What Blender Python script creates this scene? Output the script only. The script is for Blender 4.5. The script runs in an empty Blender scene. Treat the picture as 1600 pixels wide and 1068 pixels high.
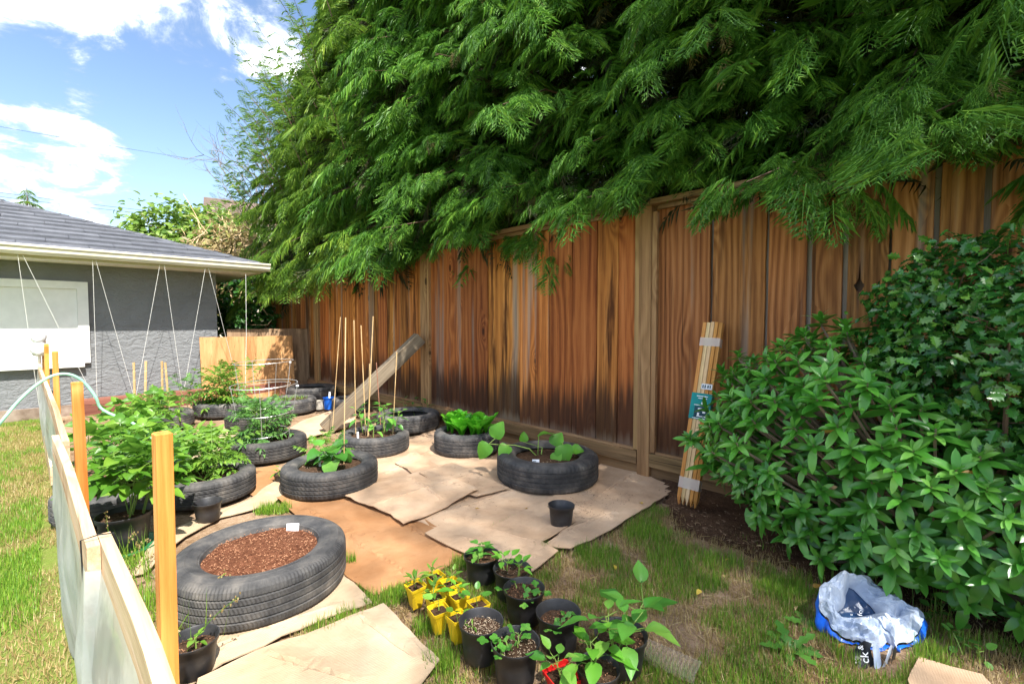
import bpy, math, random
import numpy as np
from mathutils import Vector, Matrix, noise
from mathutils.geometry import delaunay_2d_cdt
R = math.radians
PI = math.pi
SC = bpy.context.scene
COL = SC.collection

# ------------------------------------------------------------------ camera, sky, sun, exposure
CAM_H, FPX, PITCH = 1.06, 725.0, R(2.45)
cam_data = bpy.data.cameras.new('camera')
cam_data.sensor_width = 36.0
cam_data.lens = 36.0 * FPX / 1600.0
cam_data.clip_start = 0.02
cam_data.clip_end = 3000.0
cam = bpy.data.objects.new('camera', cam_data)
COL.objects.link(cam)
cam.location = (0, 0, CAM_H)
cam.rotation_euler = (R(90) - PITCH, 0, 0)
SC.camera = cam

SUN_EL = R(57)
SUN_H = Vector((0.565, -0.824))
SUN_ROT = math.atan2(SUN_H.x, SUN_H.y)
world = bpy.data.worlds.new('World')
SC.world = world
world.use_nodes = True
SUN_STRENGTH, SKY_STRENGTH, CLOUD_STRENGTH, EXPOSURE = 2.0, 0.050, 0.165, 2.50

CLOUD_CORE = 16.0
sun_data = bpy.data.lights.new('sun', 'SUN')
sun_data.energy = SUN_STRENGTH
sun_data.angle = R(0.55)
sun_data.color = (1.0, 0.955, 0.88)
sun = bpy.data.objects.new('sun', sun_data)
COL.objects.link(sun)
sdir = Vector((SUN_H.x * math.cos(SUN_EL), SUN_H.y * math.cos(SUN_EL), math.sin(SUN_EL)))
sun.rotation_euler = sdir.to_track_quat('Z', 'Y').to_euler()
sun.location = sdir * 30

SC.view_settings.view_transform = 'Standard'
SC.view_settings.look = 'None'
SC.view_settings.exposure = EXPOSURE
SC.view_settings.gamma = 1.0
SC.view_settings.use_curve_mapping = False
SC.render.engine = 'CYCLES'
SC.cycles.max_bounces = 8
SC.cycles.transparent_max_bounces = 8
SC.cycles.sample_clamp_indirect = 6.0
SC.cycles.use_denoising = True


class NT:
    """small helper round a node tree"""
    def __init__(self, tree):
        self.t = tree
        tree.nodes.clear()
    def n(self, typ, **kw):
        nd = self.t.nodes.new('ShaderNode' + typ)
        for k, v in kw.items():
            setattr(nd, k, v)
        return nd
    def put(self, sock, v):
        if isinstance(v, bpy.types.NodeSocket):
            self.t.links.new(v, sock)
        elif v is not None:
            if isinstance(v, (tuple, list)) and len(v) == 3 and sock.type == 'RGBA':
                v = (*v, 1.0)
            sock.default_value = v
    def math(self, op, a, b=None, c=None, clamp=False):
        nd = self.n('Math', operation=op, use_clamp=clamp)
        for i, v in enumerate((a, b, c)):
            if v is not None:
                self.put(nd.inputs[i], v)
        return nd.outputs[0]
    def vmath(self, op, a, b=None, out=0):
        nd = self.n('VectorMath', operation=op)
        self.put(nd.inputs[0], a)
        if b is not None:
            if op == 'SCALE':
                self.put(nd.inputs['Scale'], b)
            else:
                self.put(nd.inputs[1], b)
        return nd.outputs[out]
    def noise(self, vec, scale, detail=4.0, rough=0.55, dist=0.0):
        nd = self.n('TexNoise')
        if vec is not None:
            self.put(nd.inputs['Vector'], vec)
        nd.inputs['Scale'].default_value = scale
        nd.inputs['Detail'].default_value = detail
        nd.inputs['Roughness'].default_value = rough
        nd.inputs['Distortion'].default_value = dist
        return nd.outputs['Fac']
    def ramp(self, fac, stops, interp='LINEAR'):
        nd = self.n('ValToRGB')
        cr = nd.color_ramp
        cr.interpolation = interp
        while len(cr.elements) < len(stops):
            cr.elements.new(0.5)
        for e, (p, c) in zip(cr.elements, stops):
            e.position = p
            e.color = (c, c, c, 1) if isinstance(c, (int, float)) else (*c, 1)
        self.put(nd.inputs[0], fac)
        return nd.outputs[0]
    def mix(self, fac, a, b, blend='MIX'):
        nd = self.n('Mix', data_type='RGBA', blend_type=blend)
        self.put(nd.inputs['Factor'], fac)
        self.put(nd.inputs['A'], a) if False else self.put(nd.inputs[6], a)
        self.put(nd.inputs[7], b)
        return nd.outputs[2]
    def smooth(self, v, lo, hi):
        nd = self.n('MapRange', interpolation_type='SMOOTHSTEP')
        self.put(nd.inputs[0], v)
        nd.inputs[1].default_value = lo
        nd.inputs[2].default_value = hi
        nd.inputs[3].default_value = 0.0
        nd.inputs[4].default_value = 1.0
        return nd.outputs[0]
    def bump(self, h, strength, dist=0.01):
        nd = self.n('Bump')
        nd.inputs['Strength'].default_value = strength
        nd.inputs['Distance'].default_value = dist
        self.put(nd.inputs['Height'], h)
        return nd.outputs[0]


def px_dir(px, py):
    a = (px - 800) / FPX
    b = (534 - py) / FPX
    v = Vector((a, math.cos(PITCH) + b * math.sin(PITCH), -math.sin(PITCH) + b * math.cos(PITCH)))
    return v

def G(px, py, z=0.0):
    """where a sight line meets the level z: used to measure places on the ground from the photograph"""
    d = px_dir(px, py)
    t = (z - CAM_H) / d.z
    return Vector((d.x * t, d.y * t, z))

def AT(px, py, depth):
    d = px_dir(px, py)
    t = depth / d.y
    return Vector((d.x * t, depth, CAM_H + d.z * t))


def build_world():
    w = NT(world.node_tree)
    out = w.n('OutputWorld')
    bg = w.n('Background')
    sky = w.n('TexSky')
    sky.sky_type = 'NISHITA'
    sky.sun_disc = False
    sky.sun_elevation = SUN_EL
    sky.sun_rotation = SUN_ROT
    sky.altitude = 20
    sky.air_density = 1.0
    sky.dust_density = 0.6
    sky.ozone_density = 2.2
    skyc = w.vmath('SCALE', sky.outputs[0], SKY_STRENGTH)
    tc = w.n('TexCoord')
    d = tc.outputs['Generated']
    sep = w.n('SeparateXYZ')
    w.put(sep.inputs[0], d)
    zz = w.math('ADD', w.math('MAXIMUM', sep.outputs[2], 0.0), 0.22)
    comb = w.n('CombineXYZ')
    w.put(comb.inputs[0], w.math('DIVIDE', sep.outputs[0], zz))
    w.put(comb.inputs[1], w.math('DIVIDE', sep.outputs[1], zz))
    p = comb.outputs[0]
    big = w.noise(p, 0.95, 9.0, 0.60, 0.35)
    fine = w.noise(p, 5.0, 10.0, 0.64, 0.4)
    dens = w.math('ADD', w.math('MULTIPLY', big, 0.50), w.math('MULTIPLY', fine, 0.50))
    # banks of cumulus seen over the garage
    for (px, py, wid, amt) in ((60, 10, 0.13, 0.065), (200, 40, 0.09, 0.08), (310, 55, 0.07, 0.09), (40, 185, 0.075, 0.055), (120, 180, 0.060, 0.065), (60, 285, 0.08, 0.035), (150, 275, 0.05, 0.05), (70, 240, 0.05, -0.05),
                               (425, 88, 0.05, 0.09), (240, 238, 0.06, 0.08), (330, 240, 0.08, 0.05), (235, 135, 0.09, -0.10), (20, 120, 0.05, -0.13), (85, 115, 0.045, -0.08), (330, 165, 0.14, -0.11), (300, 300, 0.13, -0.05)):
        v = px_dir(px, py).normalized()
        dist = w.vmath('DISTANCE', d, tuple(v), out=1)
        g = w.smooth(dist, wid * 1.7, wid * 0.2)
        dens = w.math('ADD', dens, w.math('MULTIPLY', g, amt))
    cover = w.smooth(dens, 0.455, 0.60)
    shade = w.ramp(dens, [(0.46, (0.72, 0.83, 1.0)), (0.56, (0.95, 0.97, 1.0)), (0.62, (1, 1, 1))])
    bright = w.math('MINIMUM', w.math('MULTIPLY', w.math('EXPONENT', w.math('MULTIPLY', w.math('SUBTRACT', dens, 0.48), CLOUD_CORE)), CLOUD_STRENGTH), 3.0)
    cloud = w.vmath('SCALE', shade, bright)
    lift = w.smooth(sep.outputs[2], 0.42, 0.02)
    pale = w.mix(w.math('MULTIPLY', lift, 0.42), skyc, (0.15, 0.20, 0.265))
    colr = w.mix(cover, pale, cloud)
    w.put(bg.inputs['Color'], colr)
    bg.inputs['Strength'].default_value = 1.0
    w.put(out.inputs[0], bg.outputs[0])
build_world()

# ------------------------------------------------------------------ mesh helpers
def mesh_np(name, V, F):
    """V (n,3) array, F list of index arrays, each (m,3) or (m,4)"""
    V = np.asarray(V, np.float32)
    F = [np.asarray(f, np.int32) for f in F if len(f)]
    me = bpy.data.meshes.new(name)
    me.vertices.add(len(V))
    me.vertices.foreach_set('co', V.ravel())
    nl = sum(f.size for f in F)
    me.loops.add(nl)
    me.loops.foreach_set('vertex_index', np.concatenate([f.ravel() for f in F]))
    tot = np.concatenate([np.full(len(f), f.shape[1], np.int32) for f in F])
    me.polygons.add(len(tot))
    st = np.concatenate([[0], np.cumsum(tot)[:-1]]).astype(np.int32)
    me.polygons.foreach_set('loop_start', st)
    me.update(calc_edges=True)
    return me

def link(name, me, mat, parent=None, smooth=False, loc=None, kind=None):
    if mat is not None and not me.materials:
        me.materials.append(mat)
    if len(me.polygons):
        me.polygons.foreach_set('use_smooth', np.full(len(me.polygons), bool(smooth)))
    o = bpy.data.objects.new(name, me)
    COL.objects.link(o)
    if parent is not None:
        o.parent = parent
    if loc is not None:
        o.location = loc
    if kind:
        o['kind'] = kind
    return o

def tag(o, label, cat, group=None):
    o['label'] = label
    o['category'] = cat
    if group:
        o['group'] = group
    return o

def thing(name, label, cat, loc=(0, 0, 0), rotz=0.0, group=None):
    o = bpy.data.objects.new(name, None)
    o.empty_display_size = 0.05
    COL.objects.link(o)
    o.location = loc
    o.rotation_euler = (0, 0, rotz)
    return tag(o, label, cat, group)

def basis(d, up=(0, 0, 1)):
    """3x3 with columns x, y=d, z close to up"""
    y = Vector(d).normalized()
    u = Vector(up)
    x = y.cross(u)
    if x.length < 1e-4:
        x = y.cross(Vector((1, 0.02, 0)))
    x.normalize()
    z = x.cross(y)
    return Matrix((x, y, z)).transposed()

class MB:
    def __init__(self):
        self.v, self.f3, self.f4, self.n = [], [], [], 0
    def add(self, V, tris=(), quads=()):
        V = np.asarray(V, float)
        if len(tris):
            self.f3.append(np.asarray(tris, int) + self.n)
        if len(quads):
            self.f4.append(np.asarray(quads, int) + self.n)
        self.v.append(V)
        self.n += len(V)
    def box(self, c, s, m=None):
        x, y, z = s[0] / 2, s[1] / 2, s[2] / 2
        V = np.array([(-x, -y, -z), (x, -y, -z), (x, y, -z), (-x, y, -z), (-x, -y, z), (x, -y, z), (x, y, z), (-x, y, z)])
        if m is not None:
            V = V @ np.array(m).T
        self.add(V + np.array(c), quads=[(3, 2, 1, 0), (4, 5, 6, 7), (0, 1, 5, 4), (1, 2, 6, 5), (2, 3, 7, 6), (3, 0, 4, 7)])
        return self
    def beam(self, a, b, w, t, up=(0, 0, 1), taper=None):
        """a bar from a to b, w wide, t thick (t along up)"""
        a, b = Vector(a), Vector(b)
        m = basis(b - a, up)
        self.box((a + b) / 2, (w, (b - a).length, t), m)
        return self
    def tube(self, pts, rad, n=6, cap=True):
        P = [Vector(p) for p in pts]
        k = len(P)
        if not hasattr(rad, '__len__'):
            rad = [rad] * k
        V = []
        ref = None
        for i in range(k):
            d = (P[min(i + 1, k - 1)] - P[max(i - 1, 0)])
            if d.length < 1e-9:
                d = Vector((0, 0, 1))
            d.normalize()
            if ref is None:
                ref = Vector((1, 0, 0)) if abs(d.x) < 0.8 else Vector((0, 1, 0))
            x = (ref - d * ref.dot(d)).normalized()
            ref = x
            y = d.cross(x)
            for j in range(n):
                a = 2 * PI * j / n
                V.append(P[i] + (x * math.cos(a) + y * math.sin(a)) * rad[i])
        Q = [(i * n + j, i * n + (j + 1) % n, (i + 1) * n + (j + 1) % n, (i + 1) * n + j) for i in range(k - 1) for j in range(n)]
        T = []
        if cap:
            V.append(P[0]); V.append(P[-1])
            c0, c1 = k * n, k * n + 1
            T = [(c0, (j + 1) % n, j) for j in range(n)] + [(c1, (k - 1) * n + j, (k - 1) * n + (j + 1) % n) for j in range(n)]
        self.add([tuple(v) for v in V], T, Q)
        return self
    def lathe(self, prof, n=32, c=(0, 0, 0), closed=False, rfun=None):
        k = len(prof)
        V = []
        for i, (r, z) in enumerate(prof):
            for j in range(n):
                a = 2 * PI * j / n
                rr = r if rfun is None else rfun(i, j, r, z)
                V.append((c[0] + rr * math.cos(a), c[1] + rr * math.sin(a), c[2] + z))
        m = k if closed else k - 1
        Q = [(i * n + j, i * n + (j + 1) % n, ((i + 1) % k) * n + (j + 1) % n, ((i + 1) % k) * n + j) for i in range(m) for j in range(n)]
        self.add(V, quads=Q)
        return self
    def mesh(self, name='mesh'):
        F = []
        if self.f3:
            F.append(np.concatenate(self.f3))
        if self.f4:
            F.append(np.concatenate(self.f4))
        return mesh_np(name, np.concatenate(self.v), F)
    def build(self, name, mat, parent=None, smooth=False, loc=None, kind=None):
        return link(name, self.mesh(name), mat, parent, smooth, loc, kind)

def scatter(template, org, M, scale):
    """many copies of a template (V, tris) as one array. org (n,3), M (n,3,3) columns = axes, scale (n,) or (n,3)"""
    V, T = template
    V = np.asarray(V, float)
    T = np.asarray(T, int)
    scale = np.asarray(scale, float)
    if scale.ndim == 1:
        scale = scale[:, None]
    loc = V[None, :, :] * scale[:, None, :]
    W = np.einsum('nij,nkj->nki', M, loc) + org[:, None, :]
    n, k = len(org), len(V)
    F = T[None] + (np.arange(n) * k)[:, None, None]
    return W.reshape(-1, 3), F.reshape(-1, T.shape[1])

def frames(d, up):
    d = d / np.linalg.norm(d, axis=1, keepdims=True)
    x = np.cross(d, up)
    x /= np.linalg.norm(x, axis=1, keepdims=True) + 1e-9
    z = np.cross(x, d)
    return np.stack([x, d, z], axis=2)

def join_np(parts):
    V, F, n = [], [], 0
    for v, f in parts:
        V.append(v)
        F.append(f + n)
        n += len(v)
    return np.concatenate(V), F

# ------------------------------------------------------------------ materials
def principled(w, col, rough=0.7, spec=0.35, normal=None, metal=0.0):
    b = w.n('BsdfPrincipled')
    w.put(b.inputs['Base Color'], col)
    w.put(b.inputs['Roughness'], rough)
    b.inputs['Specular IOR Level'].default_value = spec
    b.inputs['Metallic'].default_value = metal
    if normal is not None:
        w.put(b.inputs['Normal'], normal)
    return b

def new_mat(name):
    m = bpy.data.materials.new(name)
    m.use_nodes = True
    w = NT(m.node_tree)
    return m, w, w.n('OutputMaterial')

def mat(name, cols, scale=8.0, rough=0.75, bump=0.3, bscale=60.0, spec=0.3, detail=6.0, stretch=(1, 1, 1), rnd=0.15, metal=0.0, dist=0.004, lo=0.3, hi=0.7):
    m, w, out = new_mat(name)
    tc = w.n('TexCoord')
    oi = w.n('ObjectInfo')
    vec = w.vmath('ADD', w.vmath('MULTIPLY', tc.outputs['Object'], stretch), w.vmath('SCALE', (17.3, 9.1, 5.7), oi.outputs['Random']))
    f = w.noise(vec, scale, detail, 0.6)
    k = len(cols)
    c = w.ramp(f, [(lo + (hi - lo) * i / max(1, k - 1), cc) for i, cc in enumerate(cols)])
    if rnd:
        hs = w.n('HueSaturation')
        w.put(hs.inputs['Value'], w.math('ADD', 1 - rnd, w.math('MULTIPLY', oi.outputs['Random'], 2 * rnd)))
        w.put(hs.inputs['Color'], c)
        c = hs.outputs[0]
    nrm = w.bump(w.noise(vec, bscale, 5.0, 0.6), bump, dist) if bump else None
    b = principled(w, c, rough, spec, nrm, metal)
    w.put(out.inputs[0], b.outputs[0])
    return m

def leaf_mat(name, c1, c2, transl=0.3, tcol=None, rough=0.45, scale=3.0, spec=0.4, c3=None, rnd=0.35):
    """leaf blades: two or three leaf colours from leaf to leaf, some light let through"""
    m, w, out = new_mat(name)
    tc = w.n('TexCoord')
    gi = w.n('NewGeometry')
    oi = w.n('ObjectInfo')
    n1 = w.noise(gi.outputs['Position'], scale, 3.0)
    f = w.math('ADD', w.math('MULTIPLY', n1, 1.0 - rnd), w.math('MULTIPLY', w.math('FRACT', w.math('ADD', gi.outputs['Random Per Island'], oi.outputs['Random'])), rnd))
    st = [(0.3, c1), (0.62, c2)]
    if c3:
        st.append((0.82, c3))
    c = w.ramp(f, st)
    b = principled(w, c, rough, spec)
    t = w.n('BsdfTranslucent')
    tc2 = tcol or tuple(min(1, x * 1.5 + 0.02) for x in c2)
    w.put(t.inputs['Color'], w.mix(0.5, c, tc2))
    ms = w.n('MixShader')
    ms.inputs[0].default_value = transl
    w.put(ms.inputs[1], b.outputs[0])
    w.put(ms.inputs[2], t.outputs[0])
    w.put(out.inputs[0], ms.outputs[0])
    return m

def wood_mat(name, light, mid, dark, grey=None, rings=55.0, stain=0.0, greyamt=0.5, knots=True, rough=0.75, rnd=0.22, axis='Z', knot_scale=1.0, sat=0.0, weather=0.0, ringw=0.14, wz=0.42, wa=15.0):
    """sawn softwood: growth rings bending round knots, weathered streaks, water stain at the foot"""
    m, w, out = new_mat(name)
    tc = w.n('TexCoord')
    oi = w.n('ObjectInfo')
    sep = w.n('SeparateXYZ')
    w.put(sep.inputs[0], tc.outputs['Object'])
    ax = {'X': (1, 2, 0), 'Y': (0, 2, 1), 'Z': (0, 1, 2)}[axis]
    x, y, z = (sep.outputs[i] for i in ax)
    off = w.math('MULTIPLY', oi.outputs['Random'], 37.0)
    def vec(sx, sy, sz, add=0.0):
        cb = w.n('CombineXYZ')
        w.put(cb.inputs[0], w.math('ADD', w.math('MULTIPLY', x, sx), off))
        w.put(cb.inputs[1], w.math('ADD', w.math('MULTIPLY', y, sy), add))
        w.put(cb.inputs[2], w.math('MULTIPLY_ADD', z, sz, off))
        return cb.outputs[0]
    rr0 = w.math('FRACT', w.math('MULTIPLY', oi.outputs['Random'], 29.3))
    warp = w.noise(vec(5, 5, wz), 1.0, 3.0, 0.5)
    ph = w.math('ADD', w.math('MULTIPLY', x, rings * 1.7), w.math('MULTIPLY', warp, wa))
    kmask = None
    if knots:
        vo = w.n('TexVoronoi')
        vo.feature = 'F1'
        w.put(vo.inputs['Vector'], vec(5.0 * knot_scale, 0.0, 2.1 * knot_scale, 3.3))
        vo.inputs['Scale'].default_value = 1.0
        dk = vo.outputs['Distance']
        sepc = w.n('SeparateColor')
        w.put(sepc.inputs[0], vo.outputs['Color'])
        keep = w.smooth(sepc.outputs[0], 0.45, 0.5)
        ph = w.math('ADD', ph, w.math('MULTIPLY', w.math('MULTIPLY', w.math('EXPONENT', w.math('MULTIPLY', dk, -7.0)), keep), 34.0))
        kmask = w.math('MULTIPLY', w.smooth(dk, 0.105, 0.05), keep)
    ring = w.math('MULTIPLY_ADD', w.math('SINE', ph), 0.5, 0.5)
    fib = w.noise(vec(110, 110, 4.0), 1.0, 6.0, 0.7)
    tone = w.noise(vec(24, 24, 0.6, 9.0), 1.0, 5.0, 0.62)
    broad = w.noise(vec(7, 7, 0.8, 4.0), 1.0, 3.0, 0.5)
    g = w.math('ADD', w.math('ADD', w.math('MULTIPLY', ring, ringw), w.math('MULTIPLY', fib, 0.36)), w.math('ADD', w.math('MULTIPLY', tone, 0.50), w.math('MULTIPLY_ADD', broad, 0.34, -0.17)))
    c = w.ramp(g, [(0.34, dark), (0.54, mid), (0.76, light)])
    crack = w.smooth(w.noise(vec(70, 70, 0.7, 2.0), 1.0, 3.0, 0.6), 0.635, 0.70)
    c = w.mix(w.math('MULTIPLY', crack, 0.75), c, tuple(q * 0.35 for q in dark))
    if weather:
        wm = w.math('ADD', w.noise(vec(13, 13, 0.75, 1.0), 1.0, 5.0, 0.66), w.math('MULTIPLY_ADD', rr0, 0.16, -0.08))
        c = w.mix(w.math('MULTIPLY', w.smooth(wm, 0.52, 0.66), weather), c, tuple(q * 0.42 for q in dark))
    if kmask is not None:
        c = w.mix(kmask, c, tuple(q * 0.35 for q in dark))
    if grey is not None:
        gs = w.noise(vec(9, 9, 0.35, 5.0), 1.0, 3.0, 0.5)
        gm = w.math('MULTIPLY', w.smooth(w.math('ADD', gs, w.math('MULTIPLY_ADD', oi.outputs['Random'], 0.16, -0.08)), 0.56, 0.68), greyamt)
        c = w.mix(gm, c, w.mix(fib, tuple(q * 0.45 for q in grey), grey))
    if stain:
        lvl = w.math('ADD', w.math('MULTIPLY', w.math('ADD', w.noise(vec(30, 30, 1.2, 7.0), 1.0, 4.0, 0.65), w.noise(vec(4, 4, 0.4, 7.0), 1.0, 2.0, 0.5)), 0.72), -0.38)
        s1 = w.smooth(w.math('SUBTRACT', z, w.math('MULTIPLY', lvl, 1.0)), 0.32, 0.04)
        c = w.mix(w.math('MULTIPLY', s1, stain), c, (0.040, 0.019, 0.010))
        s2 = w.smooth(w.math('SUBTRACT', z, w.math('MULTIPLY', lvl, 0.28)), 0.17, 0.07)
        c = w.mix(w.math('MULTIPLY', s2, 0.55), c, (0.26, 0.19, 0.13))
    hs = w.n('HueSaturation')
    hs.inputs['Saturation'].default_value = 1.0 + sat
    w.put(hs.inputs['Hue'], w.math('MULTIPLY_ADD', rr0, 0.018, 0.491))
    rr = w.math('FRACT', w.math('MULTIPLY', oi.outputs['Random'], 13.7))
    w.put(hs.inputs['Value'], w.math('ADD', 1 - rnd, w.math('MULTIPLY', rr, 2 * rnd)))
    w.put(hs.inputs['Color'], c)
    hgt = w.math('ADD', w.math('MULTIPLY', fib, 0.6), w.math('MULTIPLY', ring, 0.4))
    b = principled(w, hs.outputs[0], rough, 0.25, w.bump(hgt, 0.5, 0.003))
    w.put(out.inputs[0], b.outputs[0])
    return m

# ------------------------------------------------------------------ material library
rng = random.Random(7)
nr = np.random.default_rng(7)
M_fence = wood_mat('cedar_fence_wood', (0.62, 0.275, 0.080), (0.44, 0.158, 0.034), (0.20, 0.057, 0.012), grey=(0.42, 0.34, 0.26), stain=0.86, greyamt=0.65, weather=1.0, rnd=0.32)
M_fencer = wood_mat('cedar_fence_wood_brown', (0.60, 0.28, 0.105), (0.42, 0.168, 0.050), (0.19, 0.065, 0.019), grey=(0.42, 0.36, 0.30), stain=0.80, greyamt=0.8, rings=95, weather=0.7, rnd=0.25, ringw=0.20, wz=0.5, wa=20.0)
M_trim = wood_mat('fence_trim_wood', (0.50, 0.32, 0.15), (0.36, 0.21, 0.09), (0.20, 0.11, 0.045), rings=40, knots=True, rnd=0.1)
M_trimx = wood_mat('fence_rail_wood', (0.42, 0.27, 0.135), (0.29, 0.17, 0.08), (0.14, 0.08, 0.035), rings=40, knots=True, rnd=0.15, axis='X', weather=0.5)
M_greywood = wood_mat('weathered_grey_wood', (0.50, 0.44, 0.38), (0.30, 0.25, 0.21), (0.10, 0.075, 0.06), rings=60, knots=False, rnd=0.3, stain=0.8)
M_beam = wood_mat('old_timber_wood', (0.33, 0.27, 0.19), (0.22, 0.170, 0.115), (0.10, 0.072, 0.048), rings=70, axis='Y', rnd=0.05, weather=0.4)
M_fresh = wood_mat('fresh_stake_wood', (0.82, 0.47, 0.16), (0.66, 0.31, 0.07), (0.42, 0.15, 0.02), rings=60, knots=True, rnd=0.12, rough=0.8, weather=0.45, ringw=0.2, knot_scale=1.6)
M_rail = wood_mat('pale_plank_wood', (0.78, 0.62, 0.43), (0.60, 0.43, 0.27), (0.38, 0.23, 0.12), rings=50, axis='X', rnd=0.08)
M_cedar = wood_mat('bundled_cedar_wood', (0.78, 0.42, 0.17), (0.62, 0.27, 0.075), (0.42, 0.15, 0.03), rings=60, knots=False, rnd=0.15, axis='Y')
M_cedarp = wood_mat('bundled_sapwood', (0.85, 0.66, 0.40), (0.74, 0.52, 0.27), (0.55, 0.33, 0.14), rings=60, knots=False, rnd=0.06, axis='Y')
M_ply = wood_mat('plywood_face', (0.62, 0.36, 0.17), (0.50, 0.26, 0.11), (0.32, 0.15, 0.055), rings=14, knots=True, rnd=0.0, knot_scale=0.6)
M_plyold = wood_mat('weathered_plywood_face', (0.42, 0.29, 0.18), (0.30, 0.19, 0.11), (0.15, 0.09, 0.05), rings=16, knots=True, rnd=0.0)
M_redbeam = wood_mat('red_brown_timber', (0.36, 0.19, 0.13), (0.26, 0.115, 0.075), (0.14, 0.055, 0.035), rings=40, axis='X', rnd=0.1)
M_bamboo = mat('bamboo_cane', [(0.42, 0.24, 0.10), (0.60, 0.40, 0.19), (0.66, 0.48, 0.26)], scale=14, stretch=(1, 1, 0.3), rough=0.5, bump=0.1)
M_bark = mat('cypress_bark', [(0.07, 0.04, 0.025), (0.16, 0.10, 0.065)], scale=12, stretch=(1, 1, 0.2), bump=0.6, bscale=25)
M_twig = mat('dry_twig', [(0.16, 0.11, 0.08), (0.28, 0.21, 0.15)], scale=10)
M_tantwig = mat('dead_bramble_stem', [(0.40, 0.27, 0.14), (0.62, 0.46, 0.27)], scale=10)
M_soil = mat('dark_potting_soil', [(0.030, 0.017, 0.010), (0.075, 0.042, 0.025), (0.13, 0.08, 0.05)], scale=70, rough=0.95, bump=1.0, bscale=140, spec=0.1, dist=0.01)
M_redsoil = mat('reddish_compost', [(0.085, 0.030, 0.015), (0.17, 0.066, 0.034), (0.26, 0.11, 0.06)], scale=60, rough=0.95, bump=1.0, bscale=150, spec=0.1, dist=0.012)
M_chip = mat('wood_chip', [(0.20, 0.085, 0.045), (0.42, 0.22, 0.12)], scale=30, rough=0.9, bump=0)
M_perlite = mat('pale_crumb', [(0.20, 0.13, 0.08), (0.55, 0.45, 0.32)], scale=30, rough=0.9, bump=0)
M_tyre = mat('dusty_tyre_rubber', [(0.028, 0.028, 0.030), (0.060, 0.058, 0.057), (0.115, 0.105, 0.095), (0.24, 0.215, 0.185)], scale=11, rough=0.72, bump=0.4, bscale=160, spec=0.4, rnd=0.28, lo=0.34, hi=0.80, dist=0.002)
M_pot = mat('black_nursery_plastic', [(0.018, 0.018, 0.020), (0.032, 0.031, 0.033), (0.085, 0.08, 0.075)], scale=14, rough=0.45, bump=0.12, bscale=90, spec=0.5, lo=0.35, hi=0.85)
M_yellow = mat('yellow_plastic', [(0.72, 0.47, 0.01), (0.82, 0.58, 0.02)], scale=10, rough=0.4, bump=0.05, spec=0.5)
M_red = mat('red_plastic', [(0.62, 0.012, 0.012), (0.72, 0.02, 0.018)], scale=10, rough=0.4, bump=0.05, spec=0.5)
M_greenp = mat('green_plastic', [(0.02, 0.13, 0.05), (0.03, 0.18, 0.07)], scale=10, rough=0.4, bump=0)
M_bluep = mat('blue_plastic', [(0.01, 0.10, 0.50), (0.015, 0.14, 0.60)], scale=10, rough=0.35, bump=0)
M_white = mat('white_paint', [(0.74, 0.73, 0.70), (0.84, 0.83, 0.80)], scale=7, rough=0.55, bump=0.15, bscale=30, rnd=0.03)
M_whitep = mat('white_plastic', [(0.78, 0.78, 0.80), (0.86, 0.86, 0.86)], scale=7, rough=0.35, bump=0)
M_string = mat('white_string', [(0.75, 0.74, 0.70), (0.85, 0.84, 0.80)], scale=30, rough=0.8, bump=0, rnd=0.05)
M_wire = mat('galvanised_wire', [(0.45, 0.44, 0.42), (0.62, 0.60, 0.57)], scale=30, rough=0.4, bump=0, metal=0.6)
M_black = mat('black_tie', [(0.01, 0.01, 0.01), (0.02, 0.02, 0.02)], scale=10, bump=0)
M_cable = mat('power_cable', [(0.03, 0.03, 0.035), (0.05, 0.05, 0.055)], scale=10, bump=0)
M_hose = mat('pale_green_hose', [(0.26, 0.55, 0.38), (0.36, 0.66, 0.48)], scale=6, rough=0.35, bump=0, spec=0.5)
M_gutter = mat('cream_gutter_paint', [(0.55, 0.50, 0.38), (0.70, 0.65, 0.52), (0.80, 0.76, 0.65)], scale=6, stretch=(0.4, 1, 3), rough=0.45, bump=0.1)
M_fascia = mat('olive_cream_paint', [(0.42, 0.38, 0.22), (0.52, 0.47, 0.29)], scale=5, rough=0.6, bump=0.1)
M_tile = mat('slate_grey_roof_metal', [(0.060, 0.063, 0.075), (0.088, 0.092, 0.106), (0.12, 0.124, 0.14)], scale=5, rough=0.62, bump=0.25, bscale=140, rnd=0.10, spec=0.3)
M_label_teal = mat('teal_label_print', [(0.005, 0.20, 0.19), (0.01, 0.27, 0.25)], scale=8, rough=0.3, bump=0)
M_label_dark = mat('dark_label_print', [(0.006, 0.03, 0.05), (0.02, 0.09, 0.10)], scale=20, rough=0.3, bump=0)
M_lettering = mat('white_lettering', [(0.80, 0.80, 0.80), (0.85, 0.85, 0.85)], scale=8, rough=0.4, bump=0, rnd=0)
M_bag_blue = mat('blue_printed_plastic', [(0.008, 0.085, 0.55), (0.014, 0.16, 0.78)], scale=9, rough=0.3, bump=0.3, bscale=40, spec=0.6)
M_bag_navy = mat('navy_printed_plastic', [(0.012, 0.035, 0.10), (0.03, 0.08, 0.18)], scale=9, rough=0.35, bump=0.3, bscale=40, spec=0.5)
M_bag_grey = mat('grey_plastic_lining', [(0.30, 0.37, 0.50), (0.46, 0.52, 0.62), (0.66, 0.67, 0.69)], scale=7, rough=0.35, bump=0.4, bscale=45, spec=0.55, dist=0.006)
M_bag_black = mat('black_printed_plastic', [(0.012, 0.012, 0.014), (0.02, 0.02, 0.022)], scale=9, rough=0.3, bump=0.2, bscale=40, spec=0.5)
M_yellowprint = mat('yellow_print', [(0.75, 0.55, 0.02), (0.8, 0.6, 0.03)], scale=9, rough=0.3, bump=0)

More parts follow.
